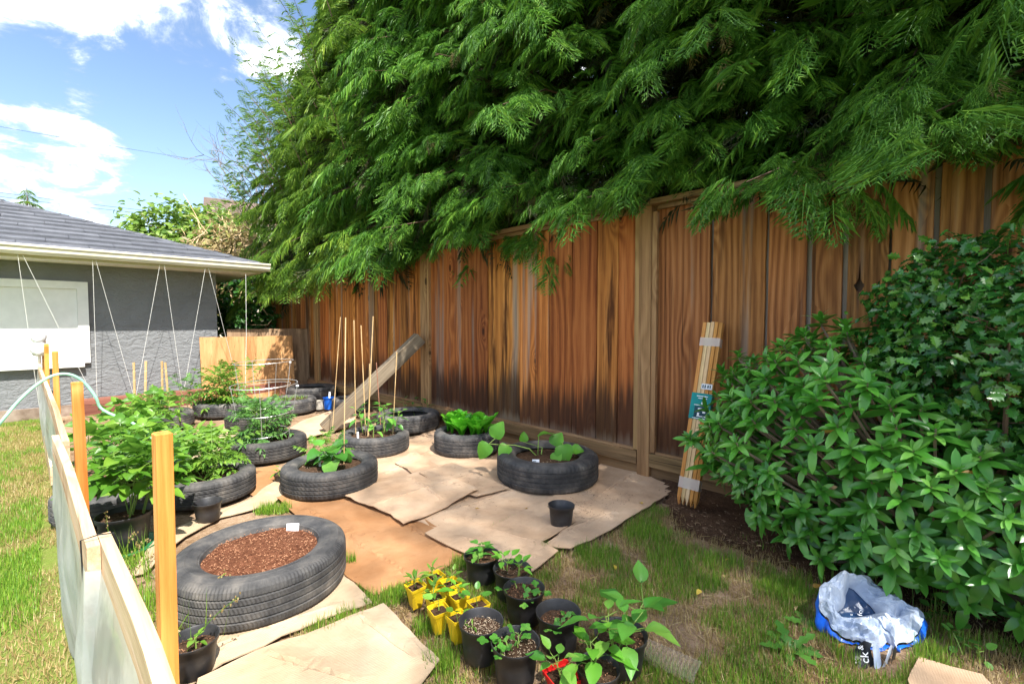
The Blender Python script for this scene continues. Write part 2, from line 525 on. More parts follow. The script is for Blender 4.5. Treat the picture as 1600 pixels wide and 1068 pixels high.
def stucco():
    m, w, out = new_mat('grey_stucco')
    tc = w.n('TexCoord')
    o = tc.outputs['Object']
    st = w.vmath('MULTIPLY', o, (1.0, 1.0, 1.9))
    h1 = w.noise(st, 9.0, 6.0, 0.62, 1.2)
    h2 = w.noise(o, 55.0, 4.0, 0.6)
    tone = w.noise(o, 2.0, 5.0, 0.6)
    c = w.ramp(tone, [(0.3, (0.175, 0.181, 0.187)), (0.7, (0.222, 0.229, 0.235))])
    h = w.math('ADD', w.math('MULTIPLY', h1, 1.0), w.math('MULTIPLY', h2, 0.12))
    b = principled(w, c, 0.85, 0.2, w.bump(h, 0.75, 0.035))
    w.put(out.inputs[0], b.outputs[0])
    return m
M_stucco = stucco()

def cardboard_mat(name, c1, c2, c3, wet):
    m, w, out = new_mat(name)
    tc = w.n('TexCoord')
    oi = w.n('ObjectInfo')
    o = w.vmath('ADD', tc.outputs['Object'], w.vmath('SCALE', (7.3, 3.1, 0), oi.outputs['Random']))
    rot = w.n('VectorRotate', rotation_type='Z_AXIS')
    w.put(rot.inputs['Vector'], o)
    w.put(rot.inputs['Angle'], w.math('MULTIPLY_ADD', oi.outputs['Random'], 0.5, 0.55))
    r = rot.outputs[0]
    sp = w.n('SeparateXYZ')
    w.put(sp.inputs[0], r)
    flute = w.math('SINE', w.math('MULTIPLY', sp.outputs[0], 900.0))
    tone = w.noise(o, 3.2, 6.0, 0.62)
    c = w.ramp(tone, [(0.30, c1), (0.52, c2), (0.74, c3)])
    fib = w.noise(w.vmath('MULTIPLY', r, (70, 6, 1)), 1.0, 4.0)
    c = w.mix(w.math('MULTIPLY', w.smooth(fib, 0.5, 0.8), 0.16), c, tuple(q * 0.55 for q in c1))
    spots = w.smooth(w.noise(o, 5.5, 5.0, 0.7), 0.62, 0.72)
    c = w.mix(w.math('MULTIPLY', spots, wet), c, (0.14, 0.075, 0.04))
    dirt = w.smooth(w.noise(o, 38.0, 3.0, 0.7), 0.68, 0.74)
    c = w.mix(w.math('MULTIPLY', dirt, 0.55), c, (0.07, 0.042, 0.026))
    h = w.math('ADD', w.math('MULTIPLY', flute, 0.08), w.math('ADD', w.noise(o, 16.0, 5.0), w.math('MULTIPLY', w.noise(o, 4.0, 3.0), 1.6)))
    b = principled(w, c, 0.85, 0.15, w.bump(h, 0.5, 0.010))
    w.put(out.inputs[0], b.outputs[0])
    return m
M_card = cardboard_mat('tan_cardboard', (0.40, 0.260, 0.160), (0.52, 0.360, 0.235), (0.60, 0.44, 0.305), 0.45)
M_cardb = cardboard_mat('damp_brown_cardboard', (0.29, 0.135, 0.055), (0.36, 0.185, 0.085), (0.42, 0.235, 0.12), 0.25)
M_cardp = cardboard_mat('pale_cardboard', (0.36, 0.255, 0.160), (0.44, 0.33, 0.22), (0.50, 0.39, 0.28), 0.6)

def ground_mat(name, cols, sc, bump, chips=None):
    m, w, out = new_mat(name)
    gi = w.n('NewGeometry')
    p = gi.outputs['Position']
    a = w.noise(p, sc, 8.0, 0.65)
    b2 = w.noise(p, sc * 14, 6.0, 0.7)
    f = w.math('ADD', w.math('MULTIPLY', a, 0.6), w.math('MULTIPLY', b2, 0.4))
    c = w.ramp(f, [(0.34 + 0.32 * i / (len(cols) - 1), q) for i, q in enumerate(cols)])
    st = w.noise(w.vmath('MULTIPLY', p, (1.0, 0.25, 1.0)), 160.0, 3.0, 0.7)
    c = w.mix(w.math('MULTIPLY', w.smooth(st, 0.58, 0.70), 0.55), c, chips or cols[-1])
    h = w.math('ADD', w.noise(p, 30.0, 6.0, 0.7), w.math('MULTIPLY', st, 0.6))
    b = principled(w, c, 0.95, 0.1, w.bump(h, bump, 0.02))
    w.put(out.inputs[0], b.outputs[0])
    return m
M_lawn = ground_mat('dry_lawn_thatch', [(0.10, 0.11, 0.024), (0.17, 0.19, 0.045), (0.15, 0.21, 0.036), (0.30, 0.26, 0.105)], 2.2, 0.8, (0.52, 0.41, 0.22))
M_ground = ground_mat('garden_earth', [(0.12, 0.070, 0.035), (0.23, 0.145, 0.082), (0.36, 0.25, 0.165), (0.42, 0.31, 0.22)], 2.6, 0.8, (0.48, 0.36, 0.22))
M_mulch = ground_mat('dark_mulch_soil', [(0.045, 0.024, 0.014), (0.10, 0.055, 0.032), (0.17, 0.10, 0.06)], 4.0, 1.0, (0.26, 0.15, 0.08))

G1, G2 = (0.045, 0.13, 0.018), (0.10, 0.25, 0.035)
M_cyp = leaf_mat('cypress_scale_leaf', (0.036, 0.120, 0.010), (0.105, 0.258, 0.023), 0.28, rough=0.5, scale=2.2, c3=(0.230, 0.400, 0.044), rnd=0.5)
M_cypy = leaf_mat('cypress_young_leaf', (0.060, 0.150, 0.014), (0.170, 0.300, 0.028), 0.32, rough=0.5, scale=2.2, c3=(0.320, 0.430, 0.050), rnd=0.5)
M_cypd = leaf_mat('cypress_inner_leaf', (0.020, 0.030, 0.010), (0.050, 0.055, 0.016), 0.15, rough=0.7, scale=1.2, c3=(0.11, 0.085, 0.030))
M_rhodo = leaf_mat('rhododendron_leaf', (0.036, 0.165, 0.016), (0.100, 0.330, 0.034), 0.24, rough=0.30, scale=2.5, spec=0.55, c3=(0.190, 0.420, 0.070), rnd=0.5)
M_holly = leaf_mat('holly_leaf', (0.018, 0.095, 0.015), (0.050, 0.185, 0.024), 0.15, rough=0.25, scale=5.0, spec=0.6, c3=(0.11, 0.24, 0.03), rnd=0.6)
M_lime = leaf_mat('lime_leaf', (0.085, 0.20, 0.018), (0.165, 0.315, 0.034), 0.38, rough=0.45, scale=6.0, c3=(0.27, 0.39, 0.055))
M_bean = leaf_mat('bean_leaf', (0.060, 0.175, 0.014), (0.125, 0.280, 0.026), 0.36, rough=0.40, scale=6.0, c3=(0.215, 0.370, 0.042), rnd=0.5)
M_tom = leaf_mat('tomato_leaf', (0.055, 0.165, 0.030), (0.120, 0.270, 0.055), 0.35, rough=0.5, scale=6.0, c3=(0.20, 0.36, 0.085))
M_pepper = leaf_mat('pepper_leaf', (0.060, 0.215, 0.028), (0.120, 0.345, 0.050), 0.35, rough=0.36, scale=7.0, c3=(0.230, 0.450, 0.07), rnd=0.6)
M_squash = leaf_mat('squash_leaf', (0.090, 0.300, 0.025), (0.160, 0.420, 0.040), 0.38, rough=0.45, scale=7.0, c3=(0.27, 0.48, 0.07))
M_lettuce = leaf_mat('lettuce_leaf', (0.065, 0.330, 0.012), (0.120, 0.500, 0.020), 0.40, rough=0.4, scale=9.0, c3=(0.21, 0.58, 0.04), rnd=0.6)
M_stem = mat('green_stem', [(0.16, 0.28, 0.05), (0.28, 0.38, 0.09)], scale=20, rough=0.5, bump=0)
M_brambleleaf = leaf_mat('bramble_leaf', (0.085, 0.170, 0.022), (0.190, 0.310, 0.038), 0.35, scale=1.2, c3=(0.330, 0.370, 0.08), rnd=0.55)
M_ivy = leaf_mat('ivy_leaf', (0.018, 0.075, 0.015), (0.045, 0.150, 0.022), 0.2, rough=0.35, scale=2.0, c3=(0.12, 0.23, 0.04))
M_vine = leaf_mat('dry_vine_leaf', (0.22, 0.16, 0.065), (0.36, 0.28, 0.12), 0.3, scale=2.0, c3=(0.28, 0.36, 0.07), rnd=0.6)
M_grass = leaf_mat('fresh_grass_blade', (0.095, 0.215, 0.018), (0.190, 0.340, 0.030), 0.3, scale=4.0, c3=(0.320, 0.410, 0.060), rnd=0.6)
M_straw = leaf_mat('straw_grass_blade', (0.26, 0.185, 0.070), (0.42, 0.31, 0.130), 0.25, scale=4.0, c3=(0.56, 0.45, 0.24), rnd=0.6)
M_shade = leaf_mat('broad_crown_leaf', (0.03, 0.10, 0.015), (0.07, 0.19, 0.03), 0.25, scale=2.0)
M_weed = leaf_mat('weed_leaf', (0.055, 0.170, 0.025), (0.105, 0.270, 0.040), 0.3, scale=8.0)
M_fallen = leaf_mat('fallen_leaf', (0.50, 0.26, 0.05), (0.66, 0.48, 0.06), 0.2, scale=20.0, c3=(0.52, 0.36, 0.20), rnd=0.8)

# ------------------------------------------------------------------ the ground
ED, EU = Vector((1, -1, 0)) / math.sqrt(2), Vector((1, 1, 0)) / math.sqrt(2)
def ST(s, t, z=0.0):
    """s runs along the fence towards the near end, t across the bed towards the fence"""
    return ED * s + EU * t + Vector((0, 0, z))

def sheet(name, s0, s1, t0, t1, z, step, amp, m, kind='structure', seed=0.0):
    ns, nt = max(2, int((s1 - s0) / step)), max(2, int((t1 - t0) / step))
    S, T = np.meshgrid(np.linspace(s0, s1, ns), np.linspace(t0, t1, nt), indexing='ij')
    X = (S + T) / math.sqrt(2)
    Y = (T - S) / math.sqrt(2)
    Z = np.array([[z + amp * (noise.noise(Vector((X[i, j] * 3, Y[i, j] * 3, seed))) + 0.5 * noise.noise(Vector((X[i, j] * 11, Y[i, j] * 11, seed)))) for j in range(nt)] for i in range(ns)]) if amp else np.full_like(X, z)
    V = np.stack([X, Y, Z], -1).reshape(-1, 3)
    idx = np.arange(ns * nt).reshape(ns, nt)
    Q = np.stack([idx[:-1, :-1], idx[1:, :-1], idx[1:, 1:], idx[:-1, 1:]], -1).reshape(-1, 4)
    return link(name, mesh_np(name, V, [Q]), m, smooth=True, kind=kind)

def flat(name, pts, z, m, kind='structure'):
    V = [(p[0], p[1], z) for p in pts]
    me = bpy.data.meshes.new(name)
    me.from_pydata(V, [], [list(range(len(V)))])
    return link(name, me, m, kind=kind)

flat('ground', [(-900, -900), (900, -900), (900, 900), (-900, 900)], -0.030, M_lawn)
sheet('lawn', -7.6, 2.5, -6.0, 0.03, -0.006, 0.10, 0.010, M_lawn, seed=2.0)
sheet('garden_soil', -7.4, 4.0, 0.03, 2.95, -0.006, 0.06, 0.009, M_ground, seed=5.0)

# ------------------------------------------------------------------ cedar fence
def seam(px):
    r = (px - 800) / FPX
    y = 4.03 / (1 + r)
    return (r * y - 2.015) * math.sqrt(2)

fence = thing('wooden_fence', 'tall orange-brown cedar board fence with paler posts, standing under the cypress trees', 'fence', (2.015, 2.015, 0), R(-45))
posts = [-9.25, -6.95, -4.13, -1.565, 0.98, 3.5]
def board_mesh(w, z0, z1, th, r, n=9):
    mb = MB()
    zs = [z0 + (z1 - z0) * i / (n - 1) for i in range(n)]
    jl = [r.uniform(-0.0022, 0.0022) for _ in zs]
    jr = [r.uniform(-0.0022, 0.0022) for _ in zs]
    bow = r.uniform(-0.004, 0.004)
    V = []
    for i, z in enumerate(zs):
        b = bow * math.sin(PI * i / (n - 1))
        for x, y in ((-w / 2 + jl[i], 0.0), (-w / 2 + jl[i] + 0.002, -0.0025), (w / 2 + jr[i] - 0.002, -0.0025), (w / 2 + jr[i], 0.0), (w / 2 + jr[i], th), (-w / 2 + jl[i], th)):
            V.append((x, y + b, z))
    Q = [(i * 6 + j, i * 6 + (j + 1) % 6, (i + 1) * 6 + (j + 1) % 6, (i + 1) * 6 + j) for i in range(n - 1) for j in range(6)]
    mb.add(V, quads=Q)
    mb.add([V[j] for j in range(6)] + [V[(n - 1) * 6 + j] for j in range(6)], quads=[(3, 2, 1, 0), (0, 5, 4, 3), (6, 7, 8, 9), (9, 10, 11, 6)])
    return mb.mesh('board')

def holed_board(w, z0, z1, th, hx, hz, r):
    """board with a knot hole and a split above it"""
    outer = [(-w / 2, z0), (w / 2, z0), (w / 2, z1), (-w / 2, z1)]
    hole = [(hx + 0.020 * math.cos(a) * (1 + 0.2 * math.sin(3 * a)), hz + 0.024 * math.sin(a)) for a in [2 * PI * k / 14 for k in range(14)]]
    hole[3:5] = [(hx + 0.006, hz + 0.034), (hx + 0.001, hz + 0.135), (hx - 0.004, hz + 0.04)]
    pts = [Vector(p) for p in outer + hole]
    no, nh = len(outer), len(hole)
    edges = [(i, (i + 1) % no) for i in range(no)] + [(no + i, no + (i + 1) % nh) for i in range(nh)]
    res = delaunay_2d_cdt(pts, edges, [], 1, 1e-6)
    vs, fs = res[0], res[2]
    def inside(p):
        c = False
        j = nh - 1
        for i in range(nh):
            (xi, yi), (xj, yj) = hole[i], hole[j]
            if (yi > p[1]) != (yj > p[1]) and p[0] < (xj - xi) * (p[1] - yi) / (yj - yi) + xi:
                c = not c
            j = i
        return c
    keep = [f for f in fs if not inside((sum(vs[i].x for i in f) / len(f), sum(vs[i].y for i in f) / len(f)))]
    n = len(vs)
    V = [(v.x, -0.002, v.y) for v in vs] + [(v.x, th, v.y) for v in vs]
    F = [list(f) for f in keep] + [[i + n for i in reversed(f)] for f in keep]
    used = {}
    for f in keep:
        for a, b in zip(f, list(f[1:]) + [f[0]]):
            used[(a, b)] = used.get((a, b), 0) + 1
    for (a, b) in used:
        if (b, a) not in used:
            F.append([b, a, a + n, b + n])
    me = bpy.data.meshes.new('board')
    me.from_pydata(V, [], F)
    return me

br = random.Random(11)
known = {2: [seam(p) for p in (722, 762, 812, 858, 893, 932, 965)], 3: [seam(p) for p in (1112, 1195, 1262, 1318, 1388, 1456, 1532)]}
for b in range(len(posts) - 1):
    a0, a1 = posts[b] + 0.045, posts[b + 1] - 0.045
    if b in known:
        cuts = [a0] + [c for c in known[b] if a0 + 0.05 < c < a1 - 0.05]
        while a1 - cuts[-1] > 0.26:
            cuts.append(cuts[-1] + br.uniform(0.14, 0.22))
        cuts.append(a1)
    else:
        cuts = [a0]
        while a1 - cuts[-1] > 0.28:
            cuts.append(cuts[-1] + br.uniform(0.13, 0.22))
        cuts.append(a1)
    for i in range(len(cuts) - 1):
        gap = br.uniform(0.003, 0.006) if b < 3 else br.choice([0.006, 0.018, 0.030, 0.026])
        w = cuts[i + 1] - cuts[i] - gap
        cx = (cuts[i] + cuts[i + 1]) / 2
        hs = seam(1340)
        m = M_fencer if b >= 3 else M_fence
        if cuts[i] < hs < cuts[i + 1]:
            me = holed_board(w, 0.165, 1.79, 0.018, hs - cx, 1.235, br)
        else:
            me = board_mesh(w, 0.165, 1.805 + br.uniform(-0.008, 0.006), 0.018, br)
        o = link('board', me, m, fence, loc=(cx, br.uniform(0.0, 0.008), 0))
        o.rotation_euler = (0, br.uniform(-0.003, 0.003), br.uniform(-0.012, 0.012))
        if cuts[i] < hs < cuts[i + 1]:
            MB().box((0, 0, 1.25), (0.12, 0.015, 0.5)).build('backing_strip', M_bark, fence, loc=(hs, 0.045, 0))  # added dark strip: blocks bright sky behind the knot hole, stands in for shade
        if i > 0 and b >= 2:
            mb = MB().box((0, 0, 0.97), (0.075, 0.015, 1.60))
            mb.build('backing_strip', M_greywood, fence, loc=(cuts[i], 0.040, 0))
for i, s in enumerate(posts):
    MB().box((0, 0, 0.92), (0.088, 0.09, 1.80)).build('post', M_trim, fence, loc=(s, 0.008, 0))
    for sg in (-1, 1):
        MB().box((0, 0, 0.985), (0.034, 0.026, 1.59)).build('trim', M_trim, fence, loc=(s + sg * 0.0625, -0.016, 0))
for i in range(len(posts) - 1):
    a0, a1 = posts[i] + 0.046, posts[i + 1] - 0.046
    L = a1 - a0
    MB().box((0, 0, 0.140), (L - 0.004, 0.040, 0.085)).build('bottom_rail', M_trimx, fence, loc=((a0 + a1) / 2, -0.022, 0))
    MB().box((0, 0, 0.191), (L - 0.072, 0.020, 0.016)).build('bottom_bead', M_trimx, fence, loc=((a0 + a1) / 2, -0.013, 0))
    MB().box((0, 0, 0.048), (L - 0.003, 0.020, 0.097)).build('kickboard', M_trimx, fence, loc=((a0 + a1) / 2, 0.004, 0))
    MB().box((0, 0, 1.804), (L - 0.072, 0.026, 0.026)).build('top_rail', M_trimx, fence, loc=((a0 + a1) / 2, -0.018, 0))
    MB().box((0, 0, 1.838), (posts[i + 1] - posts[i] - 0.003, 0.13, 0.034)).build('cap_rail', M_trimx, fence, loc=((posts[i] + posts[i + 1]) / 2, 0.0, 0))

# ------------------------------------------------------------------ garage
GC = (-4.02, 6.33)
gar = thing('garage', 'low grey stucco garage with slate-grey roof, cream gutter and white boarded window', 'garage', (*GC, 0), R(45))
mb = MB()
mb.box((-4.5, 0.1, 0.93), (9.0, 0.2, 1.98))
mb.box((-0.1, 3.1, 0.93), (0.2, 5.798, 1.98))
mb.build('wall', M_stucco, gar)
MB().box((-4.5, -0.030, 0.055), (9.0, 0.055, 0.12)).build('footing', mat('stained_concrete', [(0.16, 0.11, 0.08), (0.30, 0.23, 0.18), (0.40, 0.34, 0.28)], scale=6), gar)
E0, SL = -0.45, 0.344
def rz(y):
    return 1.835 + SL * (y - E0)
RY = 2.6
deck = MB()
deck.add([(-9, E0, rz(E0) - 0.02), (-E0, E0, rz(E0) - 0.02), (-RY, RY, rz(RY) - 0.02), (-9, RY, rz(RY) - 0.02)], quads=[(0, 1, 2, 3)])
deck.add([(-E0, E0, rz(E0) - 0.021), (-E0, 2 * RY - E0, rz(E0) - 0.021), (-RY, RY, rz(RY) - 0.021)], tris=[(0, 1, 2)])
deck.add([(-E0, 2 * RY - E0, rz(E0) - 0.022), (-9, 2 * RY - E0, rz(E0) - 0.022), (-9, RY, rz(RY) - 0.022), (-RY, RY, rz(RY) - 0.022)], quads=[(0, 1, 2, 3)])
roof = deck.build('roof', M_tile, gar)
rr = random.Random(5)
EXPO = 0.235
for k in range(13):
    y0 = E0 - 0.03 + EXPO * k
    y1 = y0 + EXPO + 0.02
    x = -5.2 + (0.0, 0.22, 0.41, 0.13)[k % 4]
    while x < -y0 - 0.03:
        wd = 0.56
        xa, xb = x, min(x + wd - 0.004, -y0 + 0.02)
        xc = min(x + wd - 0.004, -y1 + 0.02)
        if xc > xa + 0.02:
            z0, z1 = rz(y0) + 0.030, rz(y1) + 0.004
            j = rr.uniform(-0.002, 0.002)
            t = 0.024
            V = [(xa, y0, z0 + j), (xb, y0, z0 + j), (xc, y1, z1), (xa, y1, z1), (xa, y0, z0 + j - t), (xb, y0, z0 + j - t), (xc, y1, z1 - t), (xa, y1, z1 - t)]
            cx = np.array([(xa + xb) / 2, (y0 + y1) / 2, z0])
            mb = MB()
            mb.add(np.array(V) - cx, quads=[(0, 1, 2, 3), (4, 5, 1, 0), (5, 6, 2, 1), (7, 4, 0, 3), (6, 7, 3, 2)])
            mb.build('roof_tile', M_tile, roof, loc=tuple(cx))
        x += wd
n = 11
for k in range(n):
    a, b = 0.02 + k * 0.27, 0.02 + k * 0.27 + 0.30
    p0 = Vector((-E0 - a, E0 + a, rz(E0 + a) + 0.030))
    p1 = Vector((-E0 - b, E0 + b, rz(E0 + b) + 0.018))
    side = Vector((1, 1, 0)).normalized() * 0.085
    dn = Vector((0, 0, -0.030))
    mb = MB()
    V = [p0, p0 + side + dn, p0 - side + dn, p1, p1 + side + dn, p1 - side + dn]
    c = p0.copy()
    V = [v - c for v in V] + [v - c + Vector((0, 0, -0.014)) for v in V]
    mb.add([tuple(v) for v in V], tris=[], quads=[(0, 3, 4, 1), (0, 2, 5, 3), (6, 7, 1, 0), (8, 6, 0, 2), (7, 10, 4, 1), (11, 8, 2, 5)])
    mb.build('hip_tile', M_tile, roof, loc=tuple(c))
MB().box((-4.275, E0 + 0.018, 1.775), (9.415, 0.024, 0.115)).build('fascia', M_fascia, gar)
MB().box((-E0 - 0.018, 2.6, 1.775), (0.024, 6.0, 0.115)).build('fascia', M_fascia, gar)
MB().box((-4.3, -0.215, 1.727), (9.4, 0.425, 0.012)).build('soffit', M_white, gar)
MB().box((0.215, 2.8, 1.729), (0.415, 5.6, 0.012)).build('soffit', M_white, gar)
# gutter with a rolled lip
def gutter(x0, x1, y, flip):
    prof = [(0.0, 0.095), (0.0, 0.0), (0.055, 0.0), (0.075, 0.03), (0.078, 0.060), (0.092, 0.078), (0.094, 0.095), (0.088, 0.100), (0.082, 0.092)]
    V, n = [], len(prof)
    for x in (x0, x1):
        for (d, z) in prof:
            V.append((x, y - d, 1.745 + z) if not flip else (y + d, x, 1.745 + z))
    q = [(i, i + 1, n + i + 1, n + i) for i in range(n - 1)]
    mb = MB()
    mb.add(V, quads=q)
    capv = [V[n + i] for i in range(7)]
    mb.add(capv, tris=[(0, 1, i) for i in range(2, 7)])
    return mb
gutter(-9, -E0 + 0.10, E0 - 0.001, False).build('gutter', M_gutter, gar, smooth=False)
gutter(5.5, E0 - 0.04, -E0 + 0.001, True).build('gutter', M_gutter, gar)
# boarded window
win = MB().box((-1.34, -0.022, 1.055), (0.095, 0.044, 0.93)).box((-3.45, -0.022, 1.055), (0.095, 0.044, 0.93)).box((-2.395, -0.024, 1.478), (2.015, 0.048, 0.085)).build('window', M_white, gar)
MB().box((-2.395, -0.012, 1.13), (2.012, 0.022, 0.608)).build('shutter_panel', M_white, win)
MB().box((-2.395, -0.017, 0.765), (2.012, 0.034, 0.115)).build('bottom_board', M_white, win)
MB().box((-2.395, -0.020, 0.650), (2.012, 0.040, 0.105)).build('apron_board', M_white, win)
MB().box((-2.395, -0.036, 0.569), (2.10, 0.072, 0.045)).build('sill', M_white, win)
MB().beam((-2.395, -0.030, 0.696), (-1.40, -0.030, 0.697), 0.008, 0.006).build('batten', M_black, win)

# timber edging at the foot of the wall
edge = thing('garden_edging', 'reddish brown timber edging laid along the foot of the grey wall', 'garden edging', (*GC, 0), R(45))
MB().box((-0.36, -0.135, 0.055), (2.12, 0.13, 0.12)).build('lower_timber', M_redbeam, edge)
MB().box((-0.36, -0.125, 0.148), (2.10, 0.15, 0.060)).build('upper_timber', M_redbeam, edge)
MB().box((0.75, -0.133, 0.095), (0.09, 0.20, 0.20)).build('end_block', M_redbeam, edge)

# plywood sheets closing the gap between garage and fence
def ply(name, label, m, x0, x1, h, y, lean, cat='plywood sheet'):
    t = thing(name, label, cat, (*GC, 0), R(45))
    n = 14
    w = x1 - x0
    mb = MB()
    V = []
    r2 = random.Random(int(w * 100))
    for zz in (0, 1):
        for k in range(n + 1):
            xx = x0 + w * k / n
            hz = (h + r2.uniform(-0.004, 0.004)) if zz else 0.0
            yy = y + (lean if zz else 0) + 0.01 * math.sin(3 * k / n)
            V += [(xx - x0, yy, hz), (xx - x0, yy + 0.014, hz)]
    def id(zz, k, s):
        return zz * (n + 1) * 2 + k * 2 + s
    Q = []
    for k in range(n):
        Q += [(id(0, k, 0), id(0, k + 1, 0), id(1, k + 1, 0), id(1, k, 0)), (id(0, k + 1, 1), id(0, k, 1), id(1, k, 1), id(1, k + 1, 1)), (id(1, k, 0), id(1, k + 1, 0), id(1, k + 1, 1), id(1, k, 1))]
    Q += [(id(0, 0, 1), id(0, 0, 0), id(1, 0, 0), id(1, 0, 1)), (id(0, n, 0), id(0, n, 1), id(1, n, 1), id(1, n, 0))]
    mb.add(V, quads=Q)
    me = mb.mesh('sheet')
    o = link('sheet', me, m, t, loc=(x0, 0, 0))
    return t
ply('plywood_sheet', 'sunlit orange plywood sheet leaning at the end of the grey garage wall', M_ply, -0.235, 0.93, 0.86, -0.215, 0.08)
ply('plywood_sheet', 'darker weathered plywood sheet standing behind the orange one, against the fence', M_plyold, 0.12, 1.27, 0.96, -0.05, 0.07)

# ------------------------------------------------------------------ low fence of planks, stakes and plastic
low = thing('low_fence', 'knee-high fence of pale planks and stakes hung with white plastic sheet', 'fence', (0, 0, 0), R(-45))
YS = [(-7.0, -0.078), (-6.0, -0.058), (-4.4, -0.015), (-3.2, 0.018), (-2.45, 0.030), (-1.9, 0.052), (-1.25, 0.070), (-0.8, 0.086), (0.4, 0.085)]
def low_y(s):
    for (a, ya), (b, yb) in zip(YS, YS[1:]):
        if s <= b:
            return ya + (yb - ya) * max(0.0, (s - a)) / (b - a)
    return YS[-1][1]
def plank(s0, s1, z, hgt, bow, drop0=0.0, drop1=0.0):
    n = 16
    V = []
    for k in range(n + 1):
        f = k / n
        s = s0 + (s1 - s0) * f
        y = low_y(s) + bow * math.sin(PI * f)
        zc = z + drop0 * (1 - f) + drop1 * f + 0.004 * math.sin(5 * f)
        for (dy, dz) in ((-0.010, -hgt / 2), (0.010, -hgt / 2), (0.010, hgt / 2), (-0.010, hgt / 2)):
            V.append((s - s0, y + dy, zc + dz - z))
    Q = [(k * 4 + j, k * 4 + (j + 1) % 4, (k + 1) * 4 + (j + 1) % 4, (k + 1) * 4 + j) for k in range(n) for j in range(4)] + [(3, 2, 1, 0), (n * 4, n * 4 + 1, n * 4 + 2, n * 4 + 3)]
    mb = MB()
    mb.add(V, quads=Q)
    return mb.build('plank', M_rail, low, loc=(s0, 0, z))
plank(-6.85, -2.35, 0.585, 0.085, 0.0)
plank(-2.50, -1.21, 0.580, 0.090, 0.0).location.y = -0.021
plank(-1.27, 0.35, 0.575, 0.095, 0.0)
plank(-6.80, -4.10, 0.09, 0.11, 0.0)
for (s, y, h, tw, w) in ((-1.06, 0.140, 0.855, 0.18, 0.0265), (-2.22, 0.072, 0.85, 0.1, 0.030), (-4.35, 0.030, 0.865, -0.1, 0.030), (-6.38, -0.030, 0.85, 0.2, 0.032), (-6.93, -0.050, 0.92, 0.0, 0.032)):
    mb = MB()
    c = w / 2
    tp = 0.003
    V = [(-c, -c, -0.05), (c, -c, -0.05), (c, c, -0.05), (-c, c, -0.05), (-c, -c, h - tp), (c, -c, h - tp), (c, c, h - tp), (-c, c, h - tp), (-c + tp, -c + tp, h), (c - tp, -c + tp, h), (c - tp, c - tp, h), (-c + tp, c - tp, h)]
    mb.add(V, quads=[(0, 1, 5, 4), (1, 2, 6, 5), (2, 3, 7, 6), (3, 0, 4, 7), (4, 5, 9, 8), (5, 6, 10, 9), (6, 7, 11, 10), (7, 4, 8, 11), (8, 9, 10, 11), (3, 2, 1, 0)])
    o = mb.build('stake', M_fresh, low, loc=(s, y, 0))
    o.rotation_euler = (rng.uniform(-0.02, 0.02), rng.uniform(-0.015, 0.015), tw * 0.6)
def plastic():
    m, w, out = new_mat('cloudy_plastic_sheet')
    gi = w.n('NewGeometry')
    f = w.noise(gi.outputs['Position'], 6.0, 5.0, 0.6)
    c = w.ramp(f, [(0.35, (0.62, 0.66, 0.64)), (0.65, (0.80, 0.82, 0.80))])
    b = principled(w, c, 0.3, 0.5)
    t = w.n('BsdfTranslucent')
    t.inputs[0].default_value = (0.75, 0.80, 0.76, 1)
    tr = w.n('BsdfTransparent')
    ms = w.n('MixShader')
    ms.inputs[0].default_value = 0.4
    w.put(ms.inputs[1], b.outputs[0]); w.put(ms.inputs[2], t.outputs[0])
    m2 = w.n('MixShader')
    w.put(m2.inputs[0], w.math('MULTIPLY_ADD', w.smooth(f, 0.55, 0.40), 0.22, 0.06))
    w.put(m2.inputs[1], ms.outputs[0]); w.put(m2.inputs[2], tr.outputs[0])
    w.put(out.inputs[0], m2.outputs[0])
    return m
M_sheet = plastic()
ns, nz = 420, 22
V = []
for i in range(ns):
    s = -6.80 + 7.0 * i / (ns - 1)
    for j in range(nz):
        f = j / (nz - 1)
        z = 0.575 * (1 - f) + 0.004
        wv = noise.noise(Vector((s * 2.1, f * 0.9, 3))) * 0.05 + noise.noise(Vector((s * 7, f * 1.6 + s, 8))) * 0.025 + noise.noise(Vector((s * 22, f * 3 + s * 3, 1))) * 0.008
        amp = min(1.0, f * 3.0)
        y0, y1 = low_y(s) - 0.014 - (0.021 if -2.52 < s < -1.2 else 0.0), max(low_y(s) - 0.02, min(0.055, low_y(s) + 0.03))
        V.append((s, y0 * (1 - f) + y1 * f - 0.012 * amp + wv * amp * 0.75, z + noise.noise(Vector((s * 4, 0, 0))) * 0.02 * (1 - f) * f))
idx = np.arange(ns * nz).reshape(ns, nz)
Q = np.stack([idx[:-1, :-1], idx[:-1, 1:], idx[1:, 1:], idx[1:, :-1]], -1).reshape(-1, 4)
link('plastic_sheet', mesh_np('plastic_sheet', np.array(V), [Q]), M_sheet, low, smooth=True)
mb = MB()
for (s) in (-1.24,):
    mb.tube([(s, 0.035, 0.50), (s - 0.002, 0.033, 0.628), (s, 0.06, 0.632), (s, 0.083, 0.628), (s, 0.086, 0.60), (s, 0.086, 0.54)], 0.0015, 5)
mb.build('wire_tie', M_black, low)
# bunched plastic on the far post
mb = MB()
for (zc, r, h) in ((0.78, 0.062, 0.075), (0.90, 0.055, 0.06)):
    prof = [(0.001, -h), (r * 0.7, -h * 0.9), (r, -h * 0.3), (r * 1.02, h * 0.3), (r * 0.7, h * 0.85), (0.001, h)]
    mb.lathe(prof, 14, (-6.86, -0.07, zc), rfun=lambda i, j, rr_, z: rr_ * (1 + 0.16 * math.sin(j * 2.4 + i * 1.7)))
mb.tube([(-6.86, -0.07, 0.62), (-6.86, -0.07, 0.96)], 0.014, 6)
mb.build('plastic_wrap', M_whitep, low, smooth=True)

